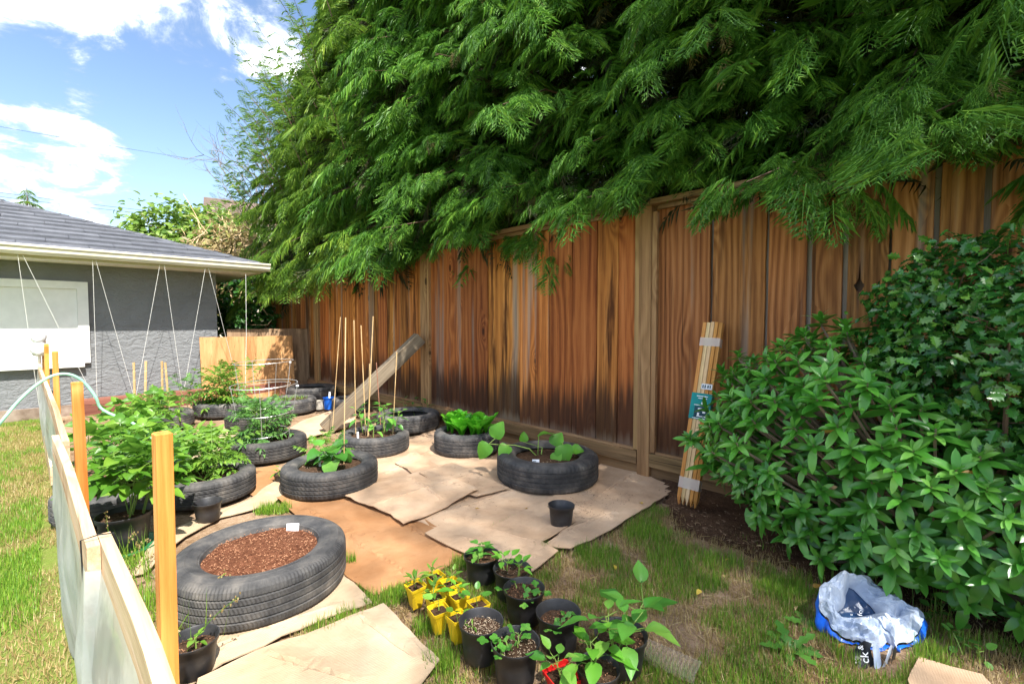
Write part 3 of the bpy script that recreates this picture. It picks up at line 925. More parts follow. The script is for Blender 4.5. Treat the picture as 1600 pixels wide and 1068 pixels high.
# ------------------------------------------------------------------ cypress hedge
def frond(seed, n=8, sub=2, droop=0.30):
    """one flat feathery spray, base at the origin, along +Y, length 1"""
    r = random.Random(seed)
    V, T = [], []
    def ax(t):
        return Vector((0.05 * math.sin(3 * t + seed), t, -droop * t * t))
    def tri_kite(p, d, s, L, wd):
        i = len(V)
        q = p + d * L
        q.z -= 0.25 * L * L / 0.4
        m_ = p + d * (L * 0.45)
        V.extend([tuple(p), tuple(m_ + s * wd), tuple(q), tuple(m_ - s * wd)])
        T.extend([(i, i + 1, i + 2), (i, i + 2, i + 3)])
    for k in range(n):
        t = 0.08 + 0.86 * k / (n - 1)
        for sg in (-1, 1):
            tt = t + (0.05 if sg > 0 else 0)
            p = ax(min(tt, 0.98))
            L = (0.44 * math.sin(PI * min(1, 0.28 + 0.72 * t)) + 0.10) * r.uniform(0.75, 1.15)
            a = R(r.uniform(34, 52))
            d = Vector((sg * math.sin(a), math.cos(a), -0.10 - r.uniform(0, 0.25)))
            s = Vector((math.cos(a), -sg * math.sin(a), 0.1))
            tri_kite(p, d, s, L, 0.018)
            for m in range(sub):
                f = 0.30 + 0.28 * m
                pp = p + d * (L * f)
                for s2 in (-1, 1):
                    a2 = a + s2 * R(38)
                    d2 = Vector((sg * math.sin(a2), math.cos(a2), -0.25))
                    l2 = L * (0.46 - 0.13 * m)
                    i = len(V)
                    nrm = Vector((d2.y, -d2.x, 0)).normalized() * 0.013
                    V.extend([tuple(pp - nrm), tuple(pp + nrm), tuple(pp + d2 * l2)])
                    T.append((i, i + 1, i + 2))
    i = len(V)
    for t in (0, 0.5, 1.0):
        p = ax(t)
        wd = 0.011 * (1 - 0.8 * t)
        V.extend([tuple(p - Vector((wd, 0, 0))), tuple(p + Vector((wd, 0, 0)))])
    T += [(i, i + 1, i + 3), (i, i + 3, i + 2), (i + 2, i + 3, i + 5), (i + 2, i + 5, i + 4)]
    return np.array(V), np.array(T)
FR_HI = [frond(k, 9, 2) for k in range(4)]
FR_LO = [frond(k + 10, 7, 1) for k in range(3)]

def cypress(loc, H, r0, nb, label, matl, hi=True, zmin=1.5, zmax=None, az=(-115, 115), per=26, flen=0.26, seed=0, limb=True, ztop_r=0.35, inner=0.35, shoots=0, name='cypress_tree'):
    r = np.random.default_rng(seed + 100)
    rp = random.Random(seed)
    t = thing(name, label, 'tree', (loc[0], loc[1], 0), group='cypress trees behind the fence')
    HT_ = min(H, (zmax or H) + 0.15)
    MB().tube([(0.03 * math.sin(k * 2 + seed), 0.03 * math.cos(k * 1.7), HT_ * k / 8) for k in range(9)], [0.09 * (1 - 0.85 * k / 8) + 0.008 for k in range(9)], 8).build('trunk', M_bark, t, smooth=True)
    zmax = zmax or H
    org, dirs, ups, lens = [], [], [], []
    iorg, idirs, iups, ilens = [], [], [], []
    limbs = MB()
    base_az = math.atan2(-1, -1)
    for b in range(nb):
        z = zmin + (zmax - zmin) * ((b + rp.random()) / nb)
        a = base_az + R(rp.uniform(*az))
        fr = max(0.0, (z - 1.5) / (H - 1.5))
        L = (r0 * (1 - fr) ** 0.75 + ztop_r * fr) * rp.uniform(0.70, 1.12)
        h = Vector((math.cos(a), math.sin(a), 0))
        lift = rp.uniform(0.05, 0.40)
        def pt(f):
            return h * (L * f) + Vector((0, 0, z + L * (lift * f - (lift + 0.12) * f * f * 1.25)))
        if limb:
            limbs.tube([pt(f) for f in (0, 0.3, 0.6, 0.9)], [0.016, 0.012, 0.008, 0.003], 4, cap=False)
        side = Vector((-h.y, h.x, 0))
        for k in range(per):
            f = 0.34 + 0.66 * (k + rp.random()) / per
            sp = (1.05 - f) * 0.9 + 0.06
            sgn = rp.choice((-1, 1))
            p = pt(f) + side * (sgn * rp.uniform(0.0, 0.42) * L * sp) + Vector((0, 0, rp.uniform(-0.06, 0.07)))
            tang = (pt(min(1, f + 0.05)) - pt(f - 0.05)).normalized()
            ang = R(rp.uniform(8, 62)) * sgn
            d = tang * math.cos(ang) + side * math.sin(ang) + Vector((0, 0, rp.uniform(-0.55, 0.10)))
            u = Vector((0, 0, 1)) + h * rp.uniform(0.1, 1.0) + side * rp.uniform(-0.35, 0.35)
            org.append(p); dirs.append(d); ups.append(u)
            lens.append(flen * rp.choice((0.5, 0.75, 0.9, 1.0, 1.15, 1.35)) * rp.uniform(0.85, 1.15))
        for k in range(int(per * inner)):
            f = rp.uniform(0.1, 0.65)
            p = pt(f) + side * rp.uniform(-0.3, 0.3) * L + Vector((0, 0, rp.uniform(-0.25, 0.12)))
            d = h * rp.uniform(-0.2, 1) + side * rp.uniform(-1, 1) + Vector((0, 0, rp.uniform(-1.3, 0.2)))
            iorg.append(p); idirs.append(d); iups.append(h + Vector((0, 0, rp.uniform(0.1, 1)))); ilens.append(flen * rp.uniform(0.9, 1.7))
    for k in range(shoots):
        z = rp.uniform(2.6, H * 0.93)
        fr = max(0.0, (z - 1.5) / (H - 1.5))
        L = r0 * (1 - fr) ** 0.75 + ztop_r * fr
        a = R(rp.uniform(150, 260))
        p = Vector((math.cos(a) * L * 0.9, math.sin(a) * L * 0.9, z))
        v = Vector((math.cos(a) * rp.uniform(0.3, 0.9), math.sin(a) * 0.5, rp.uniform(0.7, 1.2))).normalized()
        ln = rp.uniform(0.45, 0.95)
        q = [p + v * (ln * f) + Vector((math.cos(a), math.sin(a), 0)) * (0.10 * ln * f * f) for f in (0, 0.35, 0.7, 1.0)]
        limbs.tube(q, [0.008, 0.006, 0.004, 0.002], 4, cap=False)
        for m in range(11):
            f = 0.12 + 0.88 * m / 10
            az2 = m * 2.4
            org.append(q[0].lerp(q[3], f))
            dirs.append(v * 0.8 + Vector((math.cos(az2), math.sin(az2), -0.1)) * (0.9 if m < 10 else 0.1))
            ups.append(v)
            lens.append((0.26 - 0.12 * f) * rp.uniform(0.8, 1.2))
    def mk(org, dirs, ups, lens, temps, nm, m):
        org, dirs, ups, lens = (np.array(q, float) for q in (org, dirs, ups, lens))
        M = frames(dirs, ups)
        pick = r.integers(0, len(temps), len(org))
        parts = []
        for k, tp in enumerate(temps):
            q = pick == k
            if q.any():
                sc = np.stack([lens[q] * r.uniform(0.8, 1.2, q.sum()), lens[q], lens[q]], 1)
                parts.append(scatter(tp, org[q], M[q], sc))
        v, f = join_np(parts)
        link(nm, mesh_np(nm, v, f), m, t, kind='stuff')
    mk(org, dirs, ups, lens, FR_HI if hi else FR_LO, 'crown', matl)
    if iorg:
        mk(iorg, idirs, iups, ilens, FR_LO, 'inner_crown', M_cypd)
    if hi:
        sel = [k for k in range(len(org)) if rp.random() < 0.018]
        if sel:
            mk([org[k] for k in sel], [dirs[k] * 0.5 + Vector((0, 0, -0.7)) for k in sel], [ups[k] for k in sel], [lens[k] * 0.8 for k in sel], FR_LO, 'dead_sprays', M_vine)
    if limb:
        limbs.build('limbs', M_bark, t, kind='stuff')
    return t

def behind(s, off):
    p = Vector((2.015, 2.015, 0)) + ED * s + EU * off
    return (p.x, p.y)
specs = [
    # s, behind, H, radius, branches, per, zmin, zmax, hi, label, material
    (-8.75, 0.95, 5.6, 1.75, 84, 27, 1.65, None, False, 'yellow-green sunlit cypress at the far end of the row, its loose top against the sky', M_cypy),
    (-7.35, 0.85, 6.5, 1.75, 88, 27, 1.75, None, False, 'second cypress from the garage, yellowish sprays rising past its neighbour', M_cypy),
    (-6.00, 0.80, 7.2, 1.65, 92, 27, 1.85, 6.0, False, 'third cypress from the garage, bright green above the plywood sheets', M_cypy),
    (-4.75, 0.80, 7.2, 1.60, 88, 28, 1.85, 5.2, False, 'fourth cypress from the garage, hanging over the fence near the leaning timber', M_cyp),
    (-3.55, 0.80, 7.2, 1.60, 80, 30, 1.85, 4.5, True, 'mid-green cypress drooping over the fence behind the lettuce tyre', M_cyp),
    (-2.40, 0.80, 7.2, 1.60, 74, 30, 1.75, 4.0, True, 'cypress whose sprays droop lowest over the fence behind the squash tyre', M_cyp),
    (-1.30, 0.80, 7.2, 1.52, 66, 30, 1.80, 3.7, True, 'dark green cypress above the bundle of cedar stakes', M_cyp),
    (-0.25, 0.80, 7.2, 1.42, 64, 36, 1.85, 3.4, True, 'shaded cypress with brown inner twigs above the rhododendron', M_cyp),
    (0.80, 0.75, 7.2, 1.60, 68, 36, 1.85, 3.6, True, 'nearest cypress with long feathery sprays hanging above the holly', M_cyp),
]
for i, (s, off, H, r0, nb, per, z0, z1, hi, lab, m) in enumerate(specs):
    cypress(behind(s, off), H, r0, int(nb * (1.2 if z1 else 1)), lab, m, hi, z0, (z1 + 0.6) if z1 else None, per=int(per * 1.25), shoots=(34, 22, 14)[i] if i < 3 else 0, seed=i + 1, flen=(0.185 if i >= 7 else 0.21) if hi else 0.27)

# unseen tree added behind the camera to shade the near end of the garden
def leaf_cloud(n, center, radii, seed, size, noise_amt=0.35, shell=0.55, lower=-1.0, template=None, upbias=0.4, keep=None):
    r = np.random.default_rng(seed)
    d = r.normal(size=(n * 3, 3))
    d /= np.linalg.norm(d, axis=1, keepdims=True)
    d = d[d[:, 2] > lower][:n]
    n = len(d)
    rad = (shell + (1 - shell) * r.random(n) ** 0.6)
    nz = np.array([noise.noise(Vector(q * 2.3) + Vector((seed, 0, 0))) for q in d])
    nz2 = np.array([noise.noise(Vector(q * 6.0) + Vector((0, seed, 0))) for q in d])
    rad = rad * (1 + noise_amt * nz + noise_amt * 0.6 * nz2)
    p = np.array(center) + d * rad[:, None] * np.array(radii)
    gap = np.array([noise.noise(Vector(q) * (2.2 / max(0.3, max(radii)) * 1.4) + Vector((seed * 3, 0, 0))) for q in p])
    sel = gap > -0.22
    if keep is not None:
        sel &= keep(p)
    p, d = p[sel], d[sel]
    n = len(p)
    nrm = d * 0.8 + np.array([0, 0, upbias]) + r.normal(size=(n, 3)) * 0.55
    dirs = np.cross(nrm, r.normal(size=(n, 3))) + d * 0.35 + np.array([0, 0, -0.15])
    M = frames(dirs, nrm)
    s = size * r.uniform(0.65, 1.3, n)
    return scatter(template, p, M, s), p, d

def leaf_template(kind='ovate'):
    prof = {'ovate': [(0, 0.02), (0.2, 0.25), (0.45, 0.31), (0.75, 0.19), (1, 0.0)],
            'long': [(0, 0.02), (0.3, 0.12), (0.6, 0.16), (0.85, 0.10), (1, 0.0)],
            'diamond': [(0, 0.0), (0.45, 0.30), (1, 0.0)]}[kind]
    V, T = [], []
    for t, w in prof:
        z = -0.18 * t * t
        V += [(-w, t, z + 0.35 * w), (0, t, z), (w, t, z + 0.35 * w)]
    for i in range(len(prof) - 1):
        a = i * 3
        for j in (0, 1):
            T += [(a + j, a + j + 1, a + j + 4), (a + j, a + j + 4, a + j + 3)]
    return np.array(V), np.array(T)
LT_OV, LT_LONG, LT_DI = leaf_template('ovate'), leaf_template('long'), leaf_template('diamond')

tr = thing('unseen_shade_tree', 'unseen tall leafy tree added behind the camera to throw shade over the cardboard', 'tree', (5.42, -4.13, 0))
MB().tube([(0, 0, 0), (0.03, 0.02, 3.2), (-0.02, 0, 7.6), (0, 0, 11.5), (0.05, 0, 15)], [0.21, 0.19, 0.15, 0.09, 0.02], 9).build('trunk', M_bark, tr, smooth=True)
(v, f), _, _ = leaf_cloud(11500, (-0.10, -0.30, 12.95), (1.62, 1.75, 2.75), 4, 0.085, 0.22, 0.15, template=LT_DI)  # added crown kept sparse and small-leaved so it gives soft half shade
link('crown', mesh_np('crown', v, [f]), M_shade, tr, kind='stuff')

# ------------------------------------------------------------------ shrubs, trees and roofs beyond the garage
def twigs(n, center, radii, seed, length, rad, curl=0.5, up=0.3):
    r = random.Random(seed)
    mb = MB()
    for k in range(n):
        d = Vector((r.gauss(0, 1), r.gauss(0, 1), r.gauss(0, 1))).normalized()
        p = Vector(center) + Vector((d.x * radii[0], d.y * radii[1], d.z * radii[2])) * r.uniform(0.5, 1.0)
        v = Vector((r.gauss(0, 1), r.gauss(0, 1), r.gauss(up, 0.7))).normalized()
        pts = [p]
        L = length * r.uniform(0.5, 1.4)
        for q in range(4):
            v = (v + Vector((r.gauss(0, curl), r.gauss(0, curl), r.gauss(-0.12, curl)))).normalized()
            pts.append(pts[-1] + v * L / 4)
        mb.tube(pts, [rad, rad * 0.9, rad * 0.75, rad * 0.6, rad * 0.3], 3, cap=False)
    return mb

def shrub(label, c, radii, n, size, m, seed, name='shrub', tw=0, twm=None, temp=None, cat='shrub', lower=-1, twl=0.6, noise_amt=0.4):
    t = thing(name, label, cat, (c[0], c[1], 0))
    (v, f), _, _ = leaf_cloud(n, (0, 0, c[2]), radii, seed, size, noise_amt, 0.45, lower, temp or LT_OV)
    link('foliage', mesh_np('foliage', v, [f]), m, t, kind='stuff')
    st = MB()
    r = random.Random(seed)
    for k in range(7):
        a = r.uniform(0, 2 * PI)
        st.tube([(0.15 * math.cos(a), 0.15 * math.sin(a), 0), (0.4 * radii[0] * math.cos(a), 0.4 * radii[1] * math.sin(a), c[2] * 0.6), (0.8 * radii[0] * math.cos(a), 0.8 * radii[1] * math.sin(a), c[2] + 0.4 * radii[2])], [0.03, 0.02, 0.006], 5)
    st.build('stems', M_twig, t, kind='stuff')
    if tw:
        twigs(tw, (0, 0, c[2]), [q * 1.02 for q in radii], seed + 3, twl, 0.009).build('twigs', twm, t, kind='stuff')
    return t
p = AT(285, 400, 11.0)
shrub('yellow-green bramble thicket rising behind the garage roof', (p.x, p.y, 2.40), (1.55, 1.2, 1.45), 12000, 0.135, M_brambleleaf, 21, 'bramble_thicket', 50, M_tantwig, twl=0.4)
p = AT(372, 395, 9.8)
shrub('thicket of dry tan vines and pale leaves between garage and cypress', (p.x, p.y, 2.2), (1.0, 0.9, 1.05), 3600, 0.10, M_vine, 33, 'dry_vine_thicket', 260, M_tantwig, twl=0.75)
p = AT(352, 352, 10.6)
shrub('bright green climbing shrub above the dry vines by the cypress', (p.x, p.y, 2.55), (0.95, 0.8, 0.75), 4200, 0.135, M_brambleleaf, 45, 'climbing_shrub', 40, M_tantwig)
p = AT(405, 470, 8.6)
shrub('dark ivy mound in the gap between garage and wooden fence', (p.x, p.y, 1.05), (0.85, 0.75, 1.05), 4200, 0.11, M_ivy, 57, 'ivy_mound', 110, M_tantwig, twl=0.9)
p = AT(205, 395, 17)
shrub('dusky far shrub just showing above the garage hip', (p.x, p.y, 2.7), (1.6, 1.2, 1.15), 1200, 0.28, M_ivy, 61, 'far_shrub', 60, M_twig)

# bare tree
bt = thing('bare_tree', 'leafless tree with thin grey branches beside the cypress', 'tree', (*AT(432, 400, 11.5).xy, 0))
mb = MB()
br2 = random.Random(3)
def limb_rec(p, d, L, rad, depth):
    pts, q, dd = [p], p, d.copy()
    for k in range(4):
        dd = (dd + Vector((br2.gauss(0, 0.16), br2.gauss(0, 0.16), br2.gauss(0.03, 0.12)))).normalized()
        q = q + dd * (L / 4)
        pts.append(q)
        if depth > 0 and k >= 1:
            for _ in range(2 if depth > 1 else 1):
                sd = (dd + Vector((br2.gauss(0, 0.6), br2.gauss(0, 0.5), br2.gauss(0.15, 0.45)))).normalized()
                limb_rec(q, sd, L * br2.uniform(0.42, 0.62), rad * 0.5, depth - 1)
    mb.tube(pts, [rad * (1 - 0.17 * k) for k in range(5)], 4, cap=False)
o0 = Vector((0, 0, 0))
for (dx, dz, L) in ((-0.62, 0.75, 2.0), (-0.35, 1.0, 2.1), (-0.95, 0.55, 1.6), (-0.05, 1.0, 1.8)):
    limb_rec(Vector((0, 0, 2.6)), Vector((dx, 0.1, dz)).normalized(), L, 0.028, 3)
mb.tube([(0, 0, 0), (0.02, 0, 1.4), (0, 0, 2.65)], [0.08, 0.06, 0.045], 7)
mb.build('trunk_and_branches', M_twig, bt)

# small spruce over the roof
p = AT(42, 300, 24)
ct = thing('spruce_tree', 'small spruce top showing over the garage ridge', 'tree', (p.x, p.y, 0))
Hs = AT(42, 293, 24).z
MB().tube([(0, 0, 0), (0, 0, Hs * 0.6), (0, 0, Hs)], [0.16, 0.08, 0.01], 7).build('trunk', M_bark, ct)
org, dirs, ups, lens = [], [], [], []
for k in range(260):
    z = Hs - 0.1 - 0.28 * int((k / 260) ** 0.7 * 13)
    a = k * 2.39996
    rad = 0.06 + 0.62 * (Hs - z) * rng.uniform(0.75, 1.1)
    nq = max(1, int(rad / 0.22))
    for q in range(nq):
        rr_ = rad * (q + 0.3) / nq
        org.append((math.cos(a) * rr_, math.sin(a) * rr_, z - 0.22 * rr_ - 0.18 * rr_ * rr_ / max(rad, 0.1)))
        dirs.append((math.cos(a + rng.uniform(-0.6, 0.6)), math.sin(a + rng.uniform(-0.6, 0.6)), -0.35))
        ups.append((0, 0, 1.0)); lens.append(0.40 * rng.uniform(0.7, 1.2))
org, dirs, ups, lens = (np.array(q, float) for q in (org, dirs, ups, lens))
v, f = scatter(FR_LO[0], org, frames(dirs, ups), lens)
link('crown', mesh_np('crown', v, [f]), M_cypy, ct, kind='stuff')

# neighbour's house
p = AT(398, 340, 30)
hz = AT(360, 317, 30).z
hs = thing('house', 'far house with brown shingled gable roof half hidden by shrubs', 'house', (p.x, p.y, 0), R(32))
M_brown = mat('brown_roof_shingle', [(0.10, 0.07, 0.055), (0.18, 0.13, 0.10)], scale=20)
M_cream = mat('cream_render', [(0.50, 0.44, 0.36), (0.58, 0.52, 0.43)], scale=4)
w2, d2, ez = 2.4, 2.2, hz - 1.3
mb = MB()
mb.add([(-w2, -d2, 0), (w2, -d2, 0), (w2, d2, 0), (-w2, d2, 0), (-w2, -d2, ez), (w2, -d2, ez), (w2, d2, ez), (-w2, d2, ez), (-w2, 0, hz - 0.10), (w2, 0, hz - 0.10)],
       tris=[(4, 8, 7), (5, 6, 9)], quads=[(0, 1, 5, 4), (1, 2, 6, 5), (2, 3, 7, 6), (3, 0, 4, 7)])
mb.build('wall', M_cream, hs)
mb = MB()
sl = (hz - ez) / d2
for sg in (-1, 1):
    for k in range(9):
        y0, y1 = (d2 + 0.4) * (1 - k / 9), (d2 + 0.4) * (1 - (k + 1.15) / 9)
        y1 = max(y1, 0)
        z0, z1 = hz - sl * y0 + 0.03, hz - sl * y1
        V = [(-w2 - 0.3, sg * y0, z0), (w2 + 0.3, sg * y0, z0), (w2 + 0.3, sg * y1, z1), (-w2 - 0.3, sg * y1, z1)]
        mb.add(V + [(a, b, c - 0.06) for a, b, c in V], quads=[(0, 1, 2, 3), (4, 5, 1, 0), (4, 0, 3, 7), (1, 5, 6, 2)])
mb.build('roof', M_brown, hs)
win2 = MB().box((-w2 - 0.02, 0, ez - 0.6), (0.05, 1.2, 1.0)).build('window', M_white, hs)
MB().box((-w2 - 0.05, 0, ez - 0.6), (0.02, 1.0, 0.8)).build('pane', mat('dark_glass', [(0.03, 0.035, 0.04), (0.05, 0.055, 0.06)], rough=0.1, bump=0), win2)

# overhead cables
for i, (y0, y1, x1, lab) in enumerate(((290, 325, 262, 'upper of the two close overhead cables above the garage roof'), (297, 329, 255, 'lower of the two close overhead cables above the garage roof'), (184, 248, 350, 'faint overhead cable high above the garage, crossing the clouds'))):
    a, b = AT(-120, y0 - 0.12 * (y1 - y0) / x1 * 1000 * 0.35, 34), AT(x1 + 180, y1 + (y1 - y0) * 180 / x1, 46)
    pts = []
    for k in range(15):
        f = k / 14
        q = a.lerp(b, f)
        q.z -= 0.25 * math.sin(PI * f)
        pts.append(q)
    tag(MB().tube(pts, 0.016 if i < 2 else 0.012, 5).build('overhead_cable', M_cable), lab, 'cable')

# ------------------------------------------------------------------ rhododendron
def long_leaf(nm, droop, fold, w=0.178, nseg=5, wav=0.0):
    V, Q = [], []
    for i in range(nseg + 1):
        t = i / nseg
        ww = w * (math.sin(PI * min(1, t * 0.93 + 0.07)) ** 0.62) if i < nseg else 0.002
        ww = max(ww, 0.012) if i < nseg else ww
        z = -droop * t * t
        V += [(-ww, t, z + fold * ww + wav * math.sin(9 * t)), (0, t, z), (ww, t, z + fold * ww - wav * math.sin(9 * t))]
        if i:
            a = (i - 1) * 3
            Q += [(a, a + 1, a + 4, a + 3), (a + 1, a + 2, a + 5, a + 4)]
    return mesh_np(nm, V, [Q])
def mesh_template(me):
    V = np.array([v.co[:] for v in me.vertices])
    T = []
    for p_ in me.polygons:
        q = list(p_.vertices)
        for k in range(1, len(q) - 1):
            T.append((q[0], q[k], q[k + 1]))
    return V, np.array(T)
def put_leaf(name, me, m, parent, M3, loc, sc, smooth=True):
    if not me.materials:
        me.materials.append(m)
        if smooth:
            me.polygons.foreach_set('use_smooth', np.ones(len(me.polygons), bool))
    o = bpy.data.objects.new(name, me)
    COL.objects.link(o)
    o.parent = parent
    o.matrix_local = Matrix.Translation(loc) @ M3.to_4x4() @ Matrix.Diagonal((sc, sc, sc, 1)) if not hasattr(sc, '__len__') else Matrix.Translation(loc) @ M3.to_4x4() @ Matrix.Diagonal((*sc, 1))
    return o

RC = Vector((1.66, 1.78, 0.0))
rh = thing('rhododendron_bush', 'large rhododendron bush with whorls of long green leaves against the fence', 'bush', RC)
RLEAF = [long_leaf('rhododendron_leaf', d, f) for d, f in ((0.12, 0.35), (0.30, 0.25), (0.05, 0.5), (0.45, 0.15))]
RT = [mesh_template(m_) for m_ in RLEAF]
rr = random.Random(12)
whorls = []
tries = 0
while len(whorls) < 340 and tries < 14000:
    tries += 1
    a, zz = rr.uniform(-PI, PI), rr.uniform(-0.72, 1.0)
    h = math.sqrt(max(0, 1 - zz * zz))
    ls, lt = math.cos(a) * h, math.sin(a) * h         # along fence, across (negative = towards camera)
    if lt > 0.45:
        continue
    bulge = 1 + 0.16 * noise.noise(Vector((ls * 2.2, lt * 2.2, zz * 2.2 + 5)))
    k = rr.uniform(0.88, 1.03) * bulge
    top = 0.60 if ls < -0.40 else max(0.14, 0.60 - 0.85 * (ls + 0.40))
    if zz < 0:
        top = 0.60
    q = ED * (ls * 0.89 * k) + EU * (lt * 0.46 * k) + Vector((0, 0, 0.52 + zz * top * k))
    if q.z < 0.12:
        continue
    if any((q - w_[0]).length < 0.083 for w_ in whorls):
        continue
    nrm = (ED * (ls / 1.02) + EU * (lt / 0.50) + Vector((0, 0, zz / 0.62))).normalized()
    whorls.append((q, nrm))
# a few shoots reach out in front of the stakes and low at the near side
for px, py, dp in ((1078, 682, 2.36), (1105, 722, 2.30), (1138, 650, 2.4), (1165, 590, 2.42), (1175, 770, 2.2), (1225, 800, 2.1), (1500, 905, 1.60), (1470, 850, 1.68), (1560, 860, 1.55), (1400, 830, 1.78), (1330, 800, 1.9)):
    q = AT(px, py, dp) - RC
    whorls.append((q, Vector((-0.45, -0.6, 0.35)).normalized()))
leaves = []
stemmb = MB()
for (q, nrm) in whorls:
    axis = (nrm * 0.75 + Vector((0, 0, 0.65)) + Vector((rr.uniform(-0.2, 0.2), rr.uniform(-0.2, 0.2), 0))).normalized()
    n = rr.randint(11, 16)
    L0 = rr.uniform(0.064, 0.090)
    bx = basis(axis, (0.3, 0.2, 1) if abs(axis.z) < 0.9 else (1, 0, 0))
    ex, ez = bx.col[0], bx.col[2]
    base = q - axis * 0.04
    inner_pt = Vector((q.x * 0.35, q.y * 0.35, max(0.15, q.z * 0.55)))
    stemmb.tube([inner_pt, (inner_pt + base) / 2 + Vector((0, 0, -0.02)), base, q], [0.007, 0.006, 0.005, 0.003], 4, cap=False)
    for k in range(n):
        az = k * 2.39996 + rr.uniform(-0.25, 0.25)
        f = k / n
        tilt = R(28 + 72 * (1 - f) + rr.uniform(-12, 12))
        side = ex * math.cos(az) + ez * math.sin(az)
        d = axis * math.cos(tilt) + side * math.sin(tilt)
        up = axis * math.sin(tilt) - side * math.cos(tilt)
        L = L0 * (1.12 - 0.5 * f) * rr.uniform(0.72, 1.2)
        p0 = base + axis * (0.04 * f)
        leaves.append((p0, basis(d, up + Vector((rr.uniform(-.2, .2), rr.uniform(-.2, .2), 0))), L, rr.randint(0, 3)))
camp = Vector((0, 0, CAM_H))
def visible_size(l):
    p_ = l[0] + RC
    out = (l[0].x * EU.x + l[0].y * EU.y)
    if p_.x / max(0.1, p_.y) > 1.10 or p_.y < 0.4:
        return -1.0
    return l[2] / (p_ - camp).length * (1.0 if out < -0.1 else 0.6) * (0.6 + 0.8 * max(0.0, l[1].col[2].dot((camp - p_).normalized())))
leaves.sort(key=visible_size, reverse=True)
RYEL = RLEAF[1].copy()
for q, (p0, M3, L, k) in enumerate(leaves[:300]):
    if q % 47 == 20:
        put_leaf('leaf', RYEL, M_fallen, rh, M3, p0, L * 0.8)['label'] = 'yellowed dying leaf'
    else:
        put_leaf('leaf', RLEAF[k], M_rhodo, rh, M3, p0, L)
rest = leaves[300:]
parts = []
for k in range(4):
    sel = [l for l in rest if l[3] == k]
    parts.append(scatter(RT[k], np.array([l[0][:] for l in sel]), np.array([np.array(l[1]) for l in sel]), np.array([l[2] for l in sel])))
# shaded inner leaves
(vi, fi), _, _ = leaf_cloud(1800, (0, 0, 0.42), (0.54, 0.54, 0.38), 77, 0.085, 0.2, 0.3, -0.9, LT_LONG)
vi2 = vi.copy()
c45 = math.sqrt(0.5)
sx = (vi[:, 0] - vi[:, 1]) * c45 * 1.45
tx = (vi[:, 0] + vi[:, 1]) * c45 * 0.62
vi2[:, 0], vi2[:, 1] = (sx + tx) * c45, (tx - sx) * c45
parts.append((vi2, fi))
v, f = join_np(parts)
link('foliage', mesh_np('foliage', v, f), M_rhodo, rh, smooth=True, kind='stuff')
for k in range(8):
    s = -0.7 + 0.2 * k
    stemmb.tube([ED * (s * 0.3) + Vector((0, 0, -0.02)), ED * (s * 0.7) + Vector((0, 0, 0.22)), ED * s * 1.0 + Vector((0, 0, 0.5))], [0.016, 0.012, 0.007], 5)
stemmb.build('stems', M_twig, rh, kind='stuff')

# ------------------------------------------------------------------ holly
def holly_template():
    pts = [(0.0, 0.02), (0.14, 0.13), (0.22, 0.30), (0.34, 0.17), (0.46, 0.34), (0.58, 0.18), (0.70, 0.30), (0.80, 0.12), (1.0, 0.0)]
    V, T = [], []
    for i, (t, w) in enumerate(pts):
        z = -0.15 * t * t + (0.30 * w if i % 2 == 0 else 0.05)
        V += [(-w, t, z), (0, t, -0.15 * t * t), (w, t, z)]
    for i in range(len(pts) - 1):
        a = i * 3
        for j in (0, 1):
            T += [(a + j, a + j + 1, a + j + 4), (a + j, a + j + 4, a + j + 3)]
    return np.array(V), np.array(T)
HT = holly_template()
HC = Vector((1.80, 1.68, 0))
ho = thing('holly_bush', 'glossy dark holly bush with spiny leaves, behind the rhododendron', 'bush', HC)
parts = []
for (c, rd, n, sd) in (((0.02, 0, 0.88), (0.44, 0.38, 0.42), 4200, 5), ((-0.20, 0.12, 1.00), (0.20, 0.18, 0.20), 1000, 6), ((-0.24, 0.18, 1.17), (0.12, 0.10, 0.08), 180, 8), ((0.08, -0.05, 1.16), (0.36, 0.30, 0.24), 1500, 9), ((-0.10, 0.14, 1.26), (0.16, 0.15, 0.14), 420, 11), ((0.1, -0.2, 0.75), (0.3, 0.3, 0.4), 1200, 13)):
    (v, f), _, _ = leaf_cloud(n, c, rd, sd, 0.042, 0.4, 0.5, -1, HT, upbias=0.5)
    parts.append((v, f))
v, f = join_np(parts)
link('foliage', mesh_np('foliage', v, f), M_holly, ho, kind='stuff')
mb = twigs(60, (-0.02, 0.02, 0.85), (0.3, 0.26, 0.3), 9, 0.22, 0.003)
for k in range(5):
    a = k * 1.3
    mb.tube([(0.05 * math.cos(a), 0.05 * math.sin(a), 0), (0.2 * math.cos(a), 0.2 * math.sin(a), 0.6), (0.2 * math.cos(a), 0.2 * math.sin(a), 1.05)], [0.014, 0.009, 0.003], 5)
mb.build('stems', M_bark, ho, kind='stuff')

# ------------------------------------------------------------------ cardboard on the ground
CARD_POLYS = []
def pip(x, y, poly):
    x, y = np.asarray(x), np.asarray(y)
    c = np.zeros(x.shape, bool)
    j = len(poly) - 1
    for i in range(len(poly)):
        xi, yi, xj, yj = poly[i][0], poly[i][1], poly[j][0], poly[j][1]
        with np.errstate(divide='ignore', invalid='ignore'):
            c ^= ((yi > y) != (yj > y)) & (x < (xj - xi) * (y - yi) / (yj - yi + 1e-12) + xi)
        j = i
    return c

